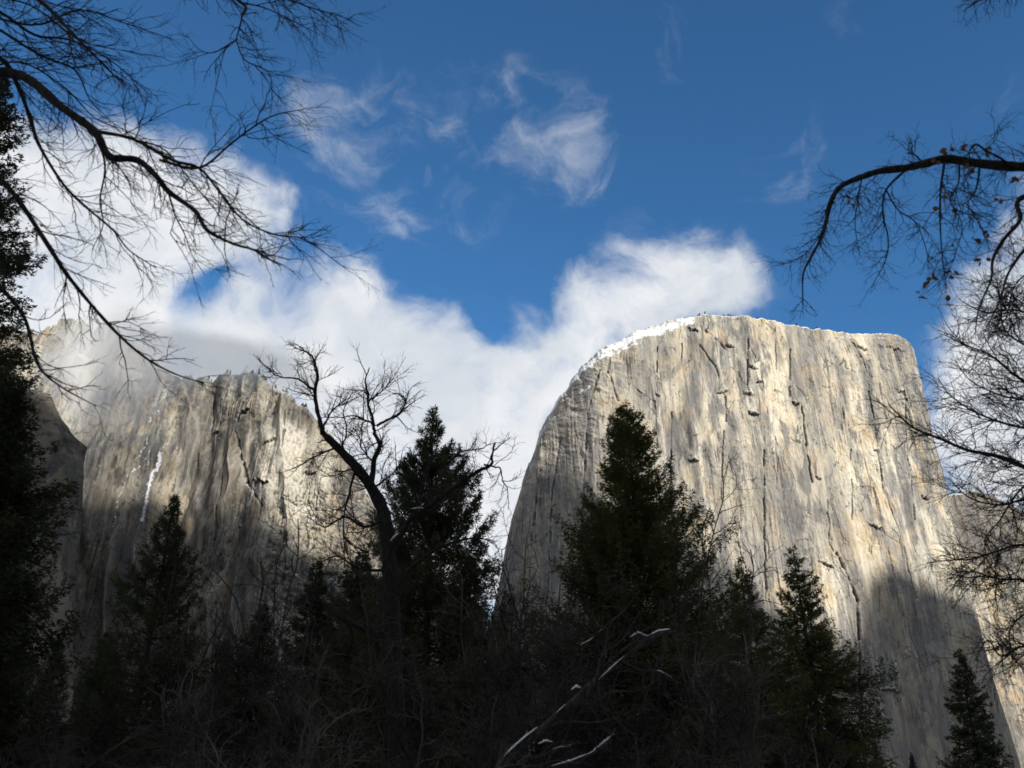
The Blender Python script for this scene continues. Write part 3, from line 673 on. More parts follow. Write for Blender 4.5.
def conifer_meshes(seed, H, prof, style, leaf=(0.34, 0.11), per_m=8.0, nb=None, clear=0.06, lean=0.0):
    """prof: (metres below top, radius) pairs. returns (trunk tubes, limb tubes, verts, faces)"""
    rng = np.random.RandomState(seed); rs = random.Random(seed)
    tb = Tubes(); lb = Tubes()
    zs = np.linspace(0, H, 14); path = np.stack([0.12 * np.sin(zs / 5 + seed) + lean * zs, 0.12 * np.cos(zs / 4 + seed), zs], -1)
    tb.add(path, np.interp(zs, [0, H * 0.1, H], [H * 0.017, H * 0.013, 0.03]), 9)
    pd = np.array(prof)
    nb = nb or int(H * 16)
    allp, alld, alll, allw = [], [], [], []
    clump = rng.rand(64)
    for i in range(nb):
        hfrac = rs.random() ** 0.85
        dz = hfrac * H * (1 - clear); z = H - dz - 0.05
        Rr = np.interp(dz, pd[:, 0], pd[:, 1])
        az = rs.uniform(0, 2 * math.pi)
        # layered, lopsided outline
        lop = 0.70 + 0.5 * vn(np.float32(az * 1.3), np.float32(z / (0.06 * H + 0.6)), seed)
        L = max(0.18, Rr * lop * rs.uniform(0.65, 1.12))
        if rs.random() < 0.10: L *= 1.2
        up = {'fir': 0.45 - 0.75 * min(1, dz / (0.7 * H)), 'cedar': 0.65 - 0.6 * min(1, dz / (0.8 * H)), 'pine': 0.75 - 0.7 * min(1, dz / (0.8 * H))}[style]
        up += rs.gauss(0, 0.13)
        d0 = np.array([math.cos(az) * math.cos(up), math.sin(az) * math.cos(up), math.sin(up)])
        n = 6; u = np.linspace(0, 1, n)[:, None]
        sag = {'fir': -0.10, 'cedar': -0.06, 'pine': -0.08}[style] * L
        tip = {'fir': 0.10, 'cedar': 0.14, 'pine': 0.20}[style] * L
        base = np.array([np.interp(z, zs, path[:, 0]), np.interp(z, zs, path[:, 1]), z])
        bp = base + d0 * L * u; bp[:, 2] += (sag * 4 * u * (1 - u) + tip * u ** 3)[:, 0]
        if L > 0.7: lb.add(bp, np.linspace(0.018 + 0.008 * L, 0.008, n), 3)
        m = max(5, int(per_m * L * (1 if style != 'pine' else 1.0)))
        uu = (rng.rand(m) ** (0.65 if style != 'pine' else 0.38)) * (0.92) + 0.08
        p = np.stack([np.interp(uu, u[:, 0], bp[:, k]) for k in range(3)], -1)
        sd = np.array([-math.sin(az), math.cos(az), 0.0])
        spread = (0.27 if style == 'cedar' else 0.24) * L * (1.05 - uu) + 0.10
        off = rng.uniform(-1, 1, m) * spread
        p = p + sd * off[:, None]; p[:, 2] += rng.normal(0, 0.05 + 0.035 * L, m) - np.abs(off) * 0.22
        outd = d0 * 0.8 + sd * (np.sign(off)[:, None] * 0.75) + np.array([0, 0, -0.12 if style != 'pine' else 0.35])
        kk = 3 if style != 'pine' else 6
        for _ in range(kk):
            dd = outd + rng.normal(0, 0.42 if style != 'pine' else 0.85, (m, 3)); dd /= np.linalg.norm(dd, axis=1, keepdims=True)
            allp.append(p + rng.normal(0, 0.05, (m, 3))); alld.append(dd)
            alll.append(leaf[0] * rng.uniform(0.6, 1.3, m)); allw.append(leaf[1] * rng.uniform(0.7, 1.3, m))
    v, f = leaf_quads(np.concatenate(allp), np.concatenate(alld), np.concatenate(alll), np.concatenate(allw), rng)
    return tb, lb, v, f

def conifer(name, label, x, ytop, Y, prof_px, style, mat, seed, group=None, leaf=(0.34, 0.11), per_m=8.0, nb=None, x_is_top=True):
    tpt = at(x, ytop, Y); base = np.array([tpt[0], Y, -0.2]); H = tpt[2] + 0.2
    sc = Y / F * 1.06
    prof = [(a * sc, b * sc) for a, b in prof_px]
    tb, lb, v, f = conifer_meshes(seed, H, prof, style, leaf, per_m, nb)
    root = empty(name, base, label, 'tree', group)
    z0 = np.zeros(3)
    tb.build('trunk', M_bark, root, z0); lb.build('limbs', M_bark, root, z0)
    mesh_np('crown', v, f, 4, mat, root, z0, smooth=False)
    return root

def copy_tree(o, loc, label, scale=1.0, rot=0.0, group=None):
    r = o.copy(); C.objects.link(r); r.location = tuple(float(c) for c in loc); r.scale = (scale,) * 3; r.rotation_euler = (0, 0, rot)
    r['label'] = label
    if group: r['group'] = group
    for ch in o.children:
        c = ch.copy(); C.objects.link(c); c.parent = r
    return r

G_CON = 'conifers standing in front of the cliffs'
big = conifer('fir_tree', 'tall broad conifer standing alone in front of the great wall', 627, 404, 60, [(0, 3), (12, 10), (30, 20), (55, 31), (95, 46), (155, 74), (200, 94), (280, 112), (400, 120)], 'cedar', M_fir, 11, G_CON, (0.24, 0.07), 28.0, 680)
pine = conifer('pine_tree', 'shaggy pine with several tips behind the twisted dead oak', 434, 408, 52, [(0, 3), (25, 11), (60, 24), (100, 44), (140, 58), (200, 84), (300, 104), (400, 115)], 'pine', M_pine, 12, G_CON, (0.27, 0.052), 19.0, 430)
con3 = conifer('fir_tree', 'pointed conifer with sharp narrow top, left of the shaded prow', 794, 546, 85, [(0, 2), (30, 13), (60, 25), (110, 45), (150, 60), (200, 78), (260, 90)], 'fir', M_fir, 13, G_CON, (0.30, 0.085), 18.0, 420)
con4 = conifer('fir_tree', 'slim conifer between the tall broad one and the pointed one', 741, 557, 92, [(0, 2), (25, 12), (60, 22), (110, 42), (200, 62)], 'fir', M_fir, 14, G_CON, (0.30, 0.085), 19.0, 400)
con5 = conifer('fir_tree', 'small lone conifer at lower right before the shaded rock', 958, 649, 150, [(0, 2), (20, 9), (50, 18), (80, 25), (115, 33), (160, 38)], 'fir', M_darkfir, 15, G_CON, (0.45, 0.14), 10.0, 330)
con6 = conifer('pine_tree', 'young open conifer in front of the icy gully', 173, 498, 60, [(0, 3), (25, 13), (60, 25), (100, 38), (160, 58), (260, 72)], 'pine', M_darkfir, 16, G_CON, (0.26, 0.055), 10.0, 380)
con7 = conifer('fir_tree', 'tall dark conifer cut off by the left edge', 4, 76, 34, [(0, 4), (40, 24), (80, 44), (120, 50), (170, 54), (220, 70), (300, 90), (420, 118), (560, 150), (700, 180)], 'fir', M_darkfir, 17, G_CON, (0.21, 0.07), 26.0, 1000)
con8 = conifer('fir_tree', 'lower dark conifer in front of the tall one at the left edge', 6, 372, 27, [(0, 4), (45, 34), (105, 54), (185, 80), (265, 110), (400, 150)], 'fir', M_darkfir, 18, G_CON, (0.18, 0.06), 28.0, 720)

# lower dark trees of the wood edge
G_EDGE = 'dark conifers of the wood edge'
edge = [(60, 640, 95, 0, 'dark conifer at the foot of the tall left tree'), (110, 628, 80, 1, 'dark conifer left of the young open one'), (225, 640, 75, 0, 'dark conifer right of the young open one'),
        (265, 600, 68, 1, 'dark conifer under the left limb of the dead oak'), (318, 560, 62, 0, 'dark conifer just left of the dead oak trunk'), (365, 545, 60, 1, 'dark conifer beside the dead oak trunk'),
        (470, 560, 66, 0, 'dark conifer to the right of the shaggy pine'), (505, 640, 80, 1, 'dark low conifer in the gap below the white cloud'), (560, 640, 75, 0, 'dark conifer left of the tall broad conifer'),
        (690, 640, 78, 1, 'dark conifer right of the tall broad conifer'), (830, 690, 110, 0, 'dark conifer at the right foot of the pointed conifer'), (875, 742, 150, 1, 'tiny conifer tip left of the lower frame edge rock'),
        (911, 752, 160, 0, 'tiny conifer tip between the pointed conifer and the lone one'), (20, 610, 70, 1, 'dark conifer behind the lower trunk of the left tree'), (160, 690, 70, 0, 'dark low conifer below the young open one'),
        (410, 640, 60, 1, 'dark low conifer under the shaggy pine'), (600, 690, 60, 0, 'dark low conifer behind the snow topped leaning limb'), (760, 680, 70, 1, 'dark low conifer under the slim conifer')]
protos = []
for k, (hh, rr) in enumerate([(16, 3.6), (16, 4.4)]):
    tb, lb, v, f = conifer_meshes(200 + k, hh, [(0, 0.1), (hh * 0.15, rr * 0.25), (hh * 0.5, rr * 0.7), (hh, rr)], 'fir', (0.28, 0.09), 17.0, 360)
    protos.append((hh, tb, lb, v, f))
made = {}
for (x, y, Y, k, lab) in edge:
    p = at(x, y, Y); hh, tb, lb, v, f = protos[k]; s = (p[2] + 0.2) / hh
    if k not in made:
        root = empty('fir_tree', (p[0], Y, -0.2), lab, 'tree', G_EDGE); z0 = np.zeros(3)
        tb.build('trunk', M_bark, root, z0); lb.build('limbs', M_bark, root, z0); mesh_np('crown', v, f, 4, M_darkfir, root, z0, smooth=False)
        root.scale = (s,) * 3; made[k] = root
    else:
        copy_tree(made[k], (p[0], Y, -0.2), lab, s, x * 0.7, G_EDGE)

# tiny trees on the rims
rr_ = random.Random(5)
tb, lb, v, f = conifer_meshes(300, 16, [(0, 0.1), (8, 2.2), (16, 3.4)], 'fir', (1.5, 0.7), 1.6, 110)
rim_proto = None
def rim_trees(rim, x0, x1, n, lab, group, smin, smax, back=8.0):
    global rim_proto
    sel = []
    for p in rim:
        d = p - CAM; zc = d @ FWD; px = 512 + F * (d @ RT) / zc
        if x0 < px < x1: sel.append(p)
    for _ in range(n):
        p = sel[rr_.randrange(len(sel))]; s = rr_.uniform(smin, smax)
        loc = (p[0], p[1] + rr_.uniform(1.0, back), p[2] - 1.2)
        if rim_proto is None:
            r = empty('pine_tree', loc, lab, 'tree', group); z0 = np.zeros(3)
            tb.build('trunk', M_bark, r, z0); mesh_np('crown', v, f, 4, M_darkfir, r, z0, smooth=False); r.scale = (s,) * 3; rim_proto = r
        else:
            copy_tree(rim_proto, loc, lab, s, rr_.uniform(0, 6), group)
rim_trees(rim_main, 697, 742, 12, 'tiny conifer on the highest point of the great wall rim', 'tiny trees on the highest point of the rim', 0.25, 0.62)
rim_trees(rim_main, 725, 905, 30, 'tiny conifer along the flat rim of the great wall', 'tiny trees along the flat rim', 0.2, 0.5)
rim_trees(rim_butt, 190, 320, 46, 'tiny conifer in mist on top of the grey and tan buttress', 'tiny trees on the misty buttress', 0.5, 1.25, 40.0)
rim_trees(rim_rib, 60, 128, 8, 'tiny conifer on the rim pinnacles at upper left', 'tiny trees on the pinnacles', 0.35, 0.7)

# ------------------------------------------------------------------ twisted dead oak
rs = random.Random(77)
DO = 30.0
trunk = limb_px(rs, [(400, 800), (396, 700), (392, 620), (389, 560), (384, 515), (372, 489), (357, 468), (337, 447), (322, 432)], DO, 0.5)
base = np.array([trunk[0, 0], DO, 0.0]); trunk[0, 2] = -0.2
radt = np.interp(np.linspace(0, 1, len(trunk)), [0, 0.45, 0.7, 1], [0.31, 0.24, 0.19, 0.10])
def L(pxs, r0, r1, Y=DO, dY=0.6): return (limb_px(rs, pxs, Y, dY, 0.15), r0, r1)
limbs = [L([(322, 432), (318, 415), (314, 390), (315, 372), (314, 359), (307, 352), (299, 347)], .12, .03), L([(314, 391), (302, 383), (289, 378), (276, 376), (266, 371)], .07, .02),
         L([(371, 487), (374, 462), (381, 447), (377, 436), (376, 424), (372, 400), (370, 380), (373, 368)], .15, .025), L([(376, 426), (388, 420), (400, 415), (406, 403), (402, 396), (394, 394)], .07, .02),
         L([(376, 426), (364, 420), (355, 417), (345, 420)], .06, .02), L([(390, 552), (405, 527), (421, 512), (440, 497), (459, 482), (474, 470), (485, 465), (488, 455), (491, 441)], .17, .04),
         L([(485, 465), (494, 468), (501, 472), (505, 485), (509, 496), (509, 512)], .05, .012), L([(448, 464), (460, 453), (475, 449), (488, 447), (494, 443)], .05, .015), L([(336, 447), (320, 455), (304, 463), (285, 473)], .06, .015),
         L([(322, 432), (330, 416), (341, 405), (352, 398)], .06, .015), L([(394, 640), (370, 628), (345, 618), (330, 606), (314, 600)], .22, .10), L([(345, 618), (352, 640), (340, 660)], .08, .02),
         L([(394, 600), (410, 570), (440, 548), (470, 540), (495, 545)], .12, .02), L([(357, 470), (348, 500), (345, 540), (350, 580)], .07, .015), L([(372, 490), (395, 470), (402, 450)], .06, .012), L([(340, 450), (345, 430), (340, 410), (348, 388)], .05, .012), L([(365, 478), (350, 470), (335, 476), (322, 470)], .05, .012), L([(374, 462), (362, 450), (360, 435), (350, 425)], .05, .012), L([(372, 400), (384, 388), (390, 372)], .04, .01), L([(421, 512), (430, 490), (425, 470), (436, 455)], .06, .012), L([(385, 520), (365, 525), (345, 515), (325, 525), (310, 515)], .08, .015), L([(390, 570), (360, 570), (335, 560), (310, 575)], .08, .015)]
limbs = [(p_ + np.cumsum(np.array([[rs.gauss(0, .018), 0, rs.gauss(0, .015)] for _ in p_]), 0), a_ * 0.74, b_ * 0.8) for p_, a_, b_ in limbs]
oak = bare_tree('oak_tree', 'twisted bare oak with bent trunk in front of the shaggy pine', 'tree', base, (trunk, radt), limbs,
          [(4.6, 1.5, 0.022, 0.20, 0.85), (5.0, 0.75, 0.013, 0.24, 0.75), (4.5, 0.36, 0.010, 0.24, 0.7)], 78, np.array([0, 0, 0.07]))

def snow_clump(parent, origin, pxs, Y, r, name='snow_patch'):
    path = smooth_path([at(x, y, Y) for x, y in pxs], 6)
    n = len(path); sd = np.random.RandomState(int(pxs[0][0] * 7 + pxs[0][1]))
    rr = r * np.sin(np.linspace(0.10, np.pi - 0.10, n)) ** 0.7 * (0.75 + 0.5 * sd.rand(n))
    th = np.linspace(0, 2 * np.pi, 9)[:-1]; vs = []
    tg = unit(path[-1] - path[0]); side = unit(np.cross(tg, np.array([0, 0, 1.0])))
    for i in range(n):
        for a_ in th:
            h = math.sin(a_); vs.append(path[i] + side * math.cos(a_) * rr[i] * (1 + 0.2 * sd.randn()) + np.array([0, 0, 1.0]) * (h * rr[i] * (0.75 if h > 0 else 0.2) * (1 + 0.15 * sd.randn())))
    f = [[i * 8 + j, i * 8 + (j + 1) % 8, i * 8 + 8 + (j + 1) % 8, i * 8 + 8 + j] for i in range(n - 1) for j in range(8)]
    return mesh_np(name, vs, f, 4, M_snow, parent, origin)
snow_clump(oak, base, [(390, 541), (394, 537), (399, 533)], 29.75, 0.075)
snow_clump(oak, base, [(411, 509), (418, 508), (424, 508)], 29.75, 0.05)

# ------------------------------------------------------------------ overhanging tree, upper left
rs = random.Random(31)
DL = 8.0
base = np.array([at(-150, 384, DL)[0], DL, 0.0])
tr = smooth_path([base + np.array([0, 0, -0.2]), base + np.array([0.05, 0, 2.0]), at(-120, 250, DL), at(-105, 60, DL), at(-95, -120, DL), at(-80, -260, DL)], 5)
def L(pxs, r0, r1, Y=DL, dY=-0.6): return (limb_px(rs, pxs, Y, dY, 0.12), r0, r1)
limbs = [L([(-105, 60), (-60, 62), (-20, 70), (23, 76), (59, 105), (94, 131), (109, 156), (137, 160), (156, 176), (168, 191), (195, 211), (207, 230), (234, 244), (254, 250), (281, 266)], .066, .006),
         L([(94, 131), (133, 139), (172, 160), (199, 168), (219, 191), (242, 219), (273, 234), (305, 240), (345, 268)], .022, .004),
         L([(160, 160), (199, 168), (234, 141), (270, 117), (305, 109)], .018, .004, DL, -1.2),
         L([(-95, 20), (-40, 50), (0, 58), (18, 86), (31, 121), (39, 145), (63, 184), (86, 207), (113, 230), (129, 250), (156, 268)], .035, .005, DL, 0.5),
         L([(-110, 130), (-50, 150), (0, 180), (23, 207), (51, 250), (71, 280), (110, 326), (143, 356), (173, 373), (203, 383)], .04, .005, DL, 0.3),
         L([(-115, 180), (-40, 250), (20, 310), (37, 363), (60, 386), (96, 406)], .03, .004, DL, 0.2),
         L([(-95, -100), (-40, -60), (39, 0), (74, 35), (98, 59), (113, 74), (135, 92)], .03, .004),
         L([(-100, -40), (-50, -10), (0, 12), (35, 35), (70, 40), (110, 60), (150, 95)], .03, .004, DL, 0.8),
         L([(-85, -220), (40, -120), (150, -50), (238, 0), (242, 16), (236, 40)], .04, .006, DL, -0.5), L([(238, 2), (265, 8), (297, 23), (320, 35)], .01, .003, DL - .5, -0.3),
         L([(200, -20), (260, -10), (312, 8), (340, 16), (362, 27)], .012, .003, DL - .5, -0.3), L([(236, 40), (245, 60), (268, 72), (272, 95), (270, 117)], .008, .003, DL - .5, -0.3),
         L([(236, 40), (215, 52), (200, 50), (186, 34)], .008, .003, DL - .5, -0.3), L([(94, 131), (105, 165), (100, 200), (103, 225), (92, 250)], .014, .004, DL, 0.6),
         L([(0, 30), (40, 55), (75, 70), (90, 100), (110, 120)], .018, .004, DL, 1.0), L([(-60, 0), (30, 25), (80, 10), (130, 25), (175, 40)], .018, .003, DL, 1.2),
         L([(-90, -30), (-20, -5), (30, 5), (80, 40), (120, 50), (165, 58)], .016, .003, DL, 1.6), L([(-95, 40), (-30, 70), (20, 62), (65, 88), (95, 118), (125, 130), (150, 140)], .016, .003, DL, 0.9),
         L([(168, 191), (175, 215), (185, 235), (192, 255), (205, 275)], .010, .003, DL, 0.2), L([(133, 139), (165, 150), (190, 180), (215, 210), (235, 235)], .011, .003, DL, 0.5)]
bare_tree('bare_tree', 'bare tree reaching into the upper left corner with long dark drooping branches', 'tree', base, (tr, np.linspace(.24, .10, len(tr))), limbs,
          [(8.5, 0.85, 0.0080, 0.20, 0.65), (9.0, 0.36, 0.0048, 0.24, 0.7), (7.0, 0.12, 0.0034, 0.2, 0.7)], 32, np.array([0.07, 0, -0.06]), flat=0.8)

# ------------------------------------------------------------------ right: overhanging limb with dry leaves
rs = random.Random(41)
DR = 9.0
base = np.array([at(1190, 384, DR)[0], DR, 0.0])
tr = smooth_path([base + np.array([0, 0, -0.2]), base + np.array([0.0, 0, 2.5]), at(1160, 280, DR), at(1140, 180, DR), at(1120, 60, DR), at(1100, -80, DR)], 5)
def L(pxs, r0, r1, Y=DR, dY=-0.5): return (limb_px(rs, pxs, Y, dY, 0.12), r0, r1)
limbs = [L([(1138, 170), (1080, 170), (1034, 167), (1006, 166), (976, 163), (946, 159), (924, 164), (905, 168), (881, 171), (862, 177), (840, 187), (830, 204), (826, 223), (819, 242), (810, 259), (803, 275), (803, 306)], .075, .006),
         L([(1012, 166), (1000, 158), (985, 150), (976, 144), (970, 150), (969, 160)], .016, .008), L([(945, 160), (941, 187), (940, 215), (942, 253), (946, 285)], .018, .004), L([(908, 168), (886, 190), (883, 215), (888, 237), (886, 259), (872, 286)], .015, .004),
         L([(886, 190), (898, 210), (916, 223), (927, 253), (928, 270)], .010, .003), L([(980, 163), (976, 190), (968, 204), (982, 228), (990, 250)], .012, .004), L([(1150, 200), (1060, 185), (1026, 196), (1017, 204), (1020, 220), (1004, 239), (993, 259), (991, 280), (979, 308), (975, 335)], .04, .005),
         L([(1150, 215), (1070, 230), (1035, 240), (1010, 270), (1000, 300), (985, 330)], .03, .004), L([(924, 164), (915, 155), (908, 153)], .012, .008), L([(862, 177), (858, 200), (855, 225), (860, 255)], .009, .003),
         L([(840, 187), (828, 210), (820, 235), (800, 258), (775, 266)], .010, .003), L([(985, 150), (995, 140), (1000, 128)], .006, .003), L([(960, 162), (958, 185), (950, 200), (962, 225), (955, 255), (945, 280)], .010, .003),
         L([(1110, -40), (1050, -30), (1000, -10), (975, 3), (962, 12)], .03, .003)]
leafy = bare_tree('oak_tree', 'oak reaching in at upper right with an arched drooping limb and few brown dry leaves', 'tree', base, (tr, np.linspace(.26, .14, len(tr))), limbs,
          [(13, 0.55, 0.0058, 0.26, 0.85), (11, 0.28, 0.0040, 0.28, 0.8), (9.0, 0.12, 0.003, 0.24, 0.75)], 42, np.array([0, 0, -0.10]), flat=0.8)
for (x, y) in [(933, 165), (951, 150), (961, 149), (941, 151), (937, 211), (957, 210), (947, 195), (955, 242), (932, 276), (953, 274), (925, 281), (968, 170), (965, 162), (990, 150), (921, 296), (948, 303), (975, 240), (988, 232), (1010, 225), (1000, 200), (983, 262), (852, 202), (1016, 180)]:
    rng = np.random.RandomState(x * 7 + y); n = rng.randint(2, 5)
    c = at(x, y, DR - 0.25)
    for _ in range(n):
        p = c + rng.normal(0, 0.022, 3); d = unit(rng.normal(0, 1, 3) + np.array([0, 0, -0.6])); sd = unit(np.cross(d, rng.normal(0, 1, 3))); nn = np.cross(d, sd)
        ll = rng.uniform(.055, .10); ww = rng.uniform(.018, .030)
        mid = p + d * ll * .5 + nn * .008
        v = [p, p + d * ll * .3 + sd * ww, mid, p + d * ll * .3 - sd * ww, p + d * ll * .75 + sd * ww * .8, p + d * ll, p + d * ll * .75 - sd * ww * .8]
        mesh_np('leaf', v, [[0, 1, 2, 3], [1, 4, 5, 2], [3, 2, 5, 6]], 4, M_leaf, leafy, base, smooth=False)

# ------------------------------------------------------------------ right: dense bare tree below it
rs = random.Random(51)
DB = 15.0
base = np.array([at(1120, 600, DB)[0], DB, 0.0])
tr = smooth_path([base + np.array([0, 0, -0.2]), base + np.array([0.0, 0, 1.2]), at(1112, 600, DB), at(1098, 500, DB), at(1075, 400, DB), at(1065, 300, DB), at(1060, 220, DB)], 5)
def L(pxs, r0, r1, Y=DB, dY=-0.8): return (limb_px(rs, pxs, Y, dY, 0.25), r0, r1)
limbs = [L([(1098, 500), (1060, 482), (1029, 469), (996, 456), (967, 450), (941, 439), (914, 428), (897, 413), (888, 404)], .07, .008), L([(1080, 420), (1045, 395), (1015, 375), (990, 355), (965, 345), (945, 335)], .05, .006),
         L([(1070, 330), (1040, 318), (1015, 310), (985, 312), (960, 300)], .04, .006), L([(1085, 450), (1050, 432), (1010, 425), (975, 412), (950, 395), (938, 378)], .045, .006), L([(1100, 520), (1060, 520), (1030, 500), (1000, 505), (970, 498), (948, 478)], .05, .006),
         L([(1105, 560), (1060, 560), (1024, 545), (995, 552), (965, 560), (940, 555)], .045, .006), L([(1110, 600), (1060, 590), (1024, 580), (998, 579), (970, 572), (950, 590)], .045, .006), L([(1112, 640), (1060, 650), (1024, 646), (1001, 656), (988, 640), (975, 660)], .04, .006),
         L([(1068, 360), (1035, 350), (1005, 330), (1000, 300), (990, 275)], .035, .005), L([(1075, 400), (1030, 400), (1000, 395), (970, 380), (955, 360)], .035, .005), L([(1050, 470), (1020, 490), (1000, 520), (985, 540), (990, 570)], .03, .005), L([(1060, 590), (1030, 610), (1010, 630), (1012, 660)], .03, .005),
         L([(1062, 260), (1035, 270), (1015, 285), (1005, 320), (985, 340)], .03, .005)]
bare_tree('bare_tree', 'densely twigged bare tree at the right edge against white cloud', 'tree', base, (tr, np.linspace(.26, .06, len(tr))), [(p_, a_ * 0.7, b_) for p_, a_, b_ in limbs],
          [(10.0, 1.15, 0.011, 0.2, 0.75), (9.5, 0.55, 0.0072, 0.24, 0.8), (7.5, 0.26, 0.0052, 0.22, 0.75)], 52, np.array([-0.04, 0, 0.0]), flat=0.7)

# ------------------------------------------------------------------ leaning snow topped limb in the lower middle
rs = random.Random(61)
DS = 17.0
base = np.array([at(478, 790, DS)[0], DS, 0.0])
tr = smooth_path([np.array([base[0] - .15, DS, -0.2]), at(500, 768, DS), at(535, 735, DS), at(575, 700, DS), at(598, 678, DS), at(622, 660, DS), at(645, 642, DS), at(668, 631, DS)], 5)
def L(pxs, r0, r1, Y=DS, dY=-0.2): return (limb_px(rs, pxs, Y, dY, 0.1), r0, r1)
limbs = [L([(520, 768), (560, 765), (585, 757), (605, 745), (616, 728)], .07, .02), L([(560, 715), (590, 690), (605, 650), (610, 625), (625, 610), (640, 590)], .07, .012), L([(600, 678), (635, 650), (668, 632), (690, 640), (712, 655)], .05, .012), L([(545, 768), (555, 750), (570, 747)], .05, .02),
         L([(580, 640), (600, 632), (612, 618)], .04, .01), L([(575, 700), (590, 705), (612, 692), (640, 690), (668, 672)], .05, .012), L([(535, 735), (560, 722), (600, 722), (640, 708)], .05, .012), L([(598, 678), (602, 655), (622, 640), (640, 612)], .05, .012), L([(516, 756), (540, 757), (556, 748), (580, 742)], .05, .015),
         L([(622, 660), (640, 670), (660, 672), (690, 690)], .04, .01)]
lean = bare_tree('leaning_tree', 'leaning dark bare tree with snow lying along its limbs, lower middle', 'tree', base, (tr, np.linspace(.085, .026, len(tr))), [(p_, a_ * 0.6, b_ * 0.7) for p_, a_, b_ in limbs],
          [(3.0, 0.9, 0.013, 0.22, 0.8), (3.5, 0.4, 0.008, 0.22, 0.7), (2.0, 0.2, 0.006, 0.2, 0.7)], 62, np.array([0, 0, -0.03]), M_greybark, M_greytwig)
def snow_run(parent, org, pxs, Y, r, sd, gap=0.3):
    q = random.Random(sd); path = [pxs[0]]
    for (p0, p1) in zip(pxs[:-1], pxs[1:]):
        n = max(1, int(math.hypot(p1[0] - p0[0], p1[1] - p0[1]) / 4))
        path += [(p0[0] + (p1[0] - p0[0]) * i / n, p0[1] + (p1[1] - p0[1]) * i / n) for i in range(1, n + 1)]
    i = 0
    while i < len(path) - 2:
        k = q.randint(4, 10); seg = path[i:i + k + 1]
        if len(seg) >= 3 and q.random() > gap: snow_clump(parent, org, seg, Y, r * q.uniform(0.6, 1.25))
        i += k + (1 if q.random() < 0.4 else 0)
for n_, (pxs, r) in enumerate([([(504, 756), (517, 744), (530, 733), (545, 721)], .036), ([(571, 690), (576, 687), (581, 688)], .04), ([(598, 680), (610, 669), (624, 656)], .042), ([(630, 637), (638, 633), (648, 636)], .05), ([(648, 636), (658, 631), (670, 629)], .03),
               ([(551, 766), (570, 761), (592, 752), (614, 734)], .034), ([(553, 749), (562, 747), (571, 745)], .038), ([(580, 645), (590, 640), (604, 628)], .026), ([(538, 744), (546, 741), (553, 742)], .04), ([(556, 713), (566, 704)], .02), ([(640, 670), (660, 671), (676, 680)], .018)]):
    snow_run(lean, base, pxs, DS - 0.08, r, n_, 0.02)

# ------------------------------------------------------------------ bare undergrowth
def shrub(label, x, ytop, Y, width_px, seed, stems=6, mat=None, group='bare shrubs along the wood edge', cat='shrub', curve=0.26, droop=0.0, dens=1.0):
    rs = random.Random(seed)
    top = at(x, ytop, Y); base = np.array([top[0], Y, 0.0]); H = top[2]; W = width_px * Y / F
    root = empty('bare_shrub', base, label, cat, group)
    tw = Tubes(); px = Y / F
    for s in range(stems):
        p = base + np.array([rs.uniform(-.5, .5) * W * 0.5, rs.uniform(-.5, .5), -0.15])
        tgt = base + np.array([rs.uniform(-1, 1) * W * 0.65, rs.uniform(-1, 1) * W * 0.4, H * rs.uniform(0.45, 1.0)])
        n = 12; d = unit(tgt - p + np.array([rs.gauss(0, .6), rs.gauss(0, .3), 0.1]) * H * 0.5); Ls = np.linalg.norm(tgt - p) * 1.1; pts = [p]
        for i in range(n):
            d = unit(d * 1.0 + unit(tgt - pts[-1]) * 0.30 + curve * np.array([rs.gauss(0, 1), rs.gauss(0, 1), rs.gauss(0, 1)])); pts.append(pts[-1] + d * Ls / n)
        path = smooth_path(pts, 3); rad = np.linspace(min(.06, 1.7 * px) * rs.uniform(.6, 1.2), .5 * px, len(path))
        tb = Tubes(); tb.add(path, rad, 5); tb.build('stem', mat or M_greytwig, root, base)
        k_ = 6.0 / max(H, 2.0)
        sprout(rs, tw, path[3:], rad[3:], [(2.4 * dens * k_, H * 0.32, .95 * px, 0.28, 0.9), (3.4 * dens * k_, H * 0.14, .68 * px, 0.30, 0.85), (1.5 * dens * k_, H * 0.06, .5 * px, 0.26, 0.8)], 0, np.array([0, 0, 0.0]), 0.7)
    tw.build('twigs', mat or M_greytwig, root, base)['kind'] = 'stuff'
    return root
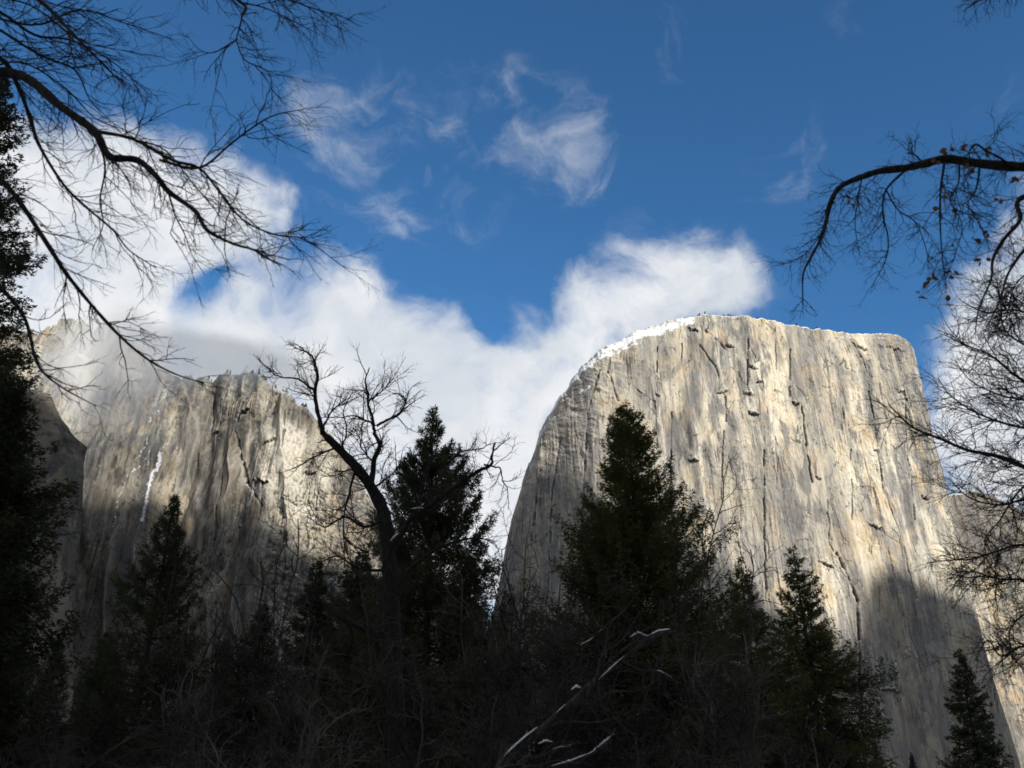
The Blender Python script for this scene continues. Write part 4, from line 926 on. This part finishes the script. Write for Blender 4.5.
SH = [('bare brushy tree in front of the buttress, left of the dead oak', 255, 540, 34, 120, 6, None, 1.0), ('bare brush reaching over the snow dotted ledges', 305, 520, 40, 90, 5, None, 1.0),
      ('leafless bush right of the young open conifer', 215, 610, 26, 110, 6, None, 1.0), ('leafless bush below the icy gully', 120, 640, 30, 120, 6, None, .9), ('leafless bush under the tall left conifer', 45, 650, 24, 110, 6, None, .9),
      ('dark tangle of stems below the dead oak', 345, 600, 24, 130, 7, None, 1.1), ('leafless bush in front of the shaggy pine', 430, 590, 22, 140, 7, None, 1.1), ('tall thin bare sapling in the gap beside the great wall', 505, 520, 38, 70, 5, None, 1.0),
      ('bare brush at the left foot of the great wall', 545, 545, 36, 90, 6, None, 1.0), ('leafless bush behind the leaning snowy tree', 590, 600, 25, 130, 7, None, 1.1), ('bare brush at the foot of the tall broad conifer', 660, 620, 24, 120, 7, None, 1.1),
      ('tall bare sapling right of the tall broad conifer', 705, 488, 46, 80, 5, None, 1.0), ('leafless bush under the slim conifer', 735, 640, 26, 120, 7, None, 1.0), ('leafless bush at the foot of the pointed conifer', 800, 680, 30, 110, 6, None, .9),
      ('pale arching brush in the lower left', 275, 660, 16, 150, 7, None, 1.0), ('low dark brush in the bottom left corner', 100, 690, 15, 170, 7, None, .9), ('low brush right of the leaning snowy tree', 690, 690, 15, 150, 7, None, .9), ('low pale brush under the dead oak', 410, 680, 14, 170, 8, None, 1.0), ('low brush in the extreme left corner', 10, 700, 14, 130, 6, None, .8)]
for i, (lab, x, yt, Y, wpx, st, mt, dn) in enumerate(SH):
    up_ = 'sapling' in lab or 'great wall' in lab or 'brushy' in lab
    sh_ = shrub(lab, x, yt, Y, wpx, 500 + i, st + (3 if up_ else 0), M_paletwig if 'pale' in lab or i % 5 == 2 else mt, dens=dn * (1.35 if 330 < x < 620 or x < 130 else 1.1), curve=0.10 if up_ else 0.25)


# ------------------------------------------------------------------ render settings
SC.view_settings.view_transform = 'Standard'; SC.view_settings.look = 'None'; SC.view_settings.exposure = 0.0
SC.cycles.use_denoising = True
SC.cycles.max_bounces = 5; SC.cycles.diffuse_bounces = 3; SC.cycles.transparent_max_bounces = 12
SC.cycles.caustics_reflective = False; SC.cycles.caustics_refractive = False
SC.cycles.filter_width = 1.7
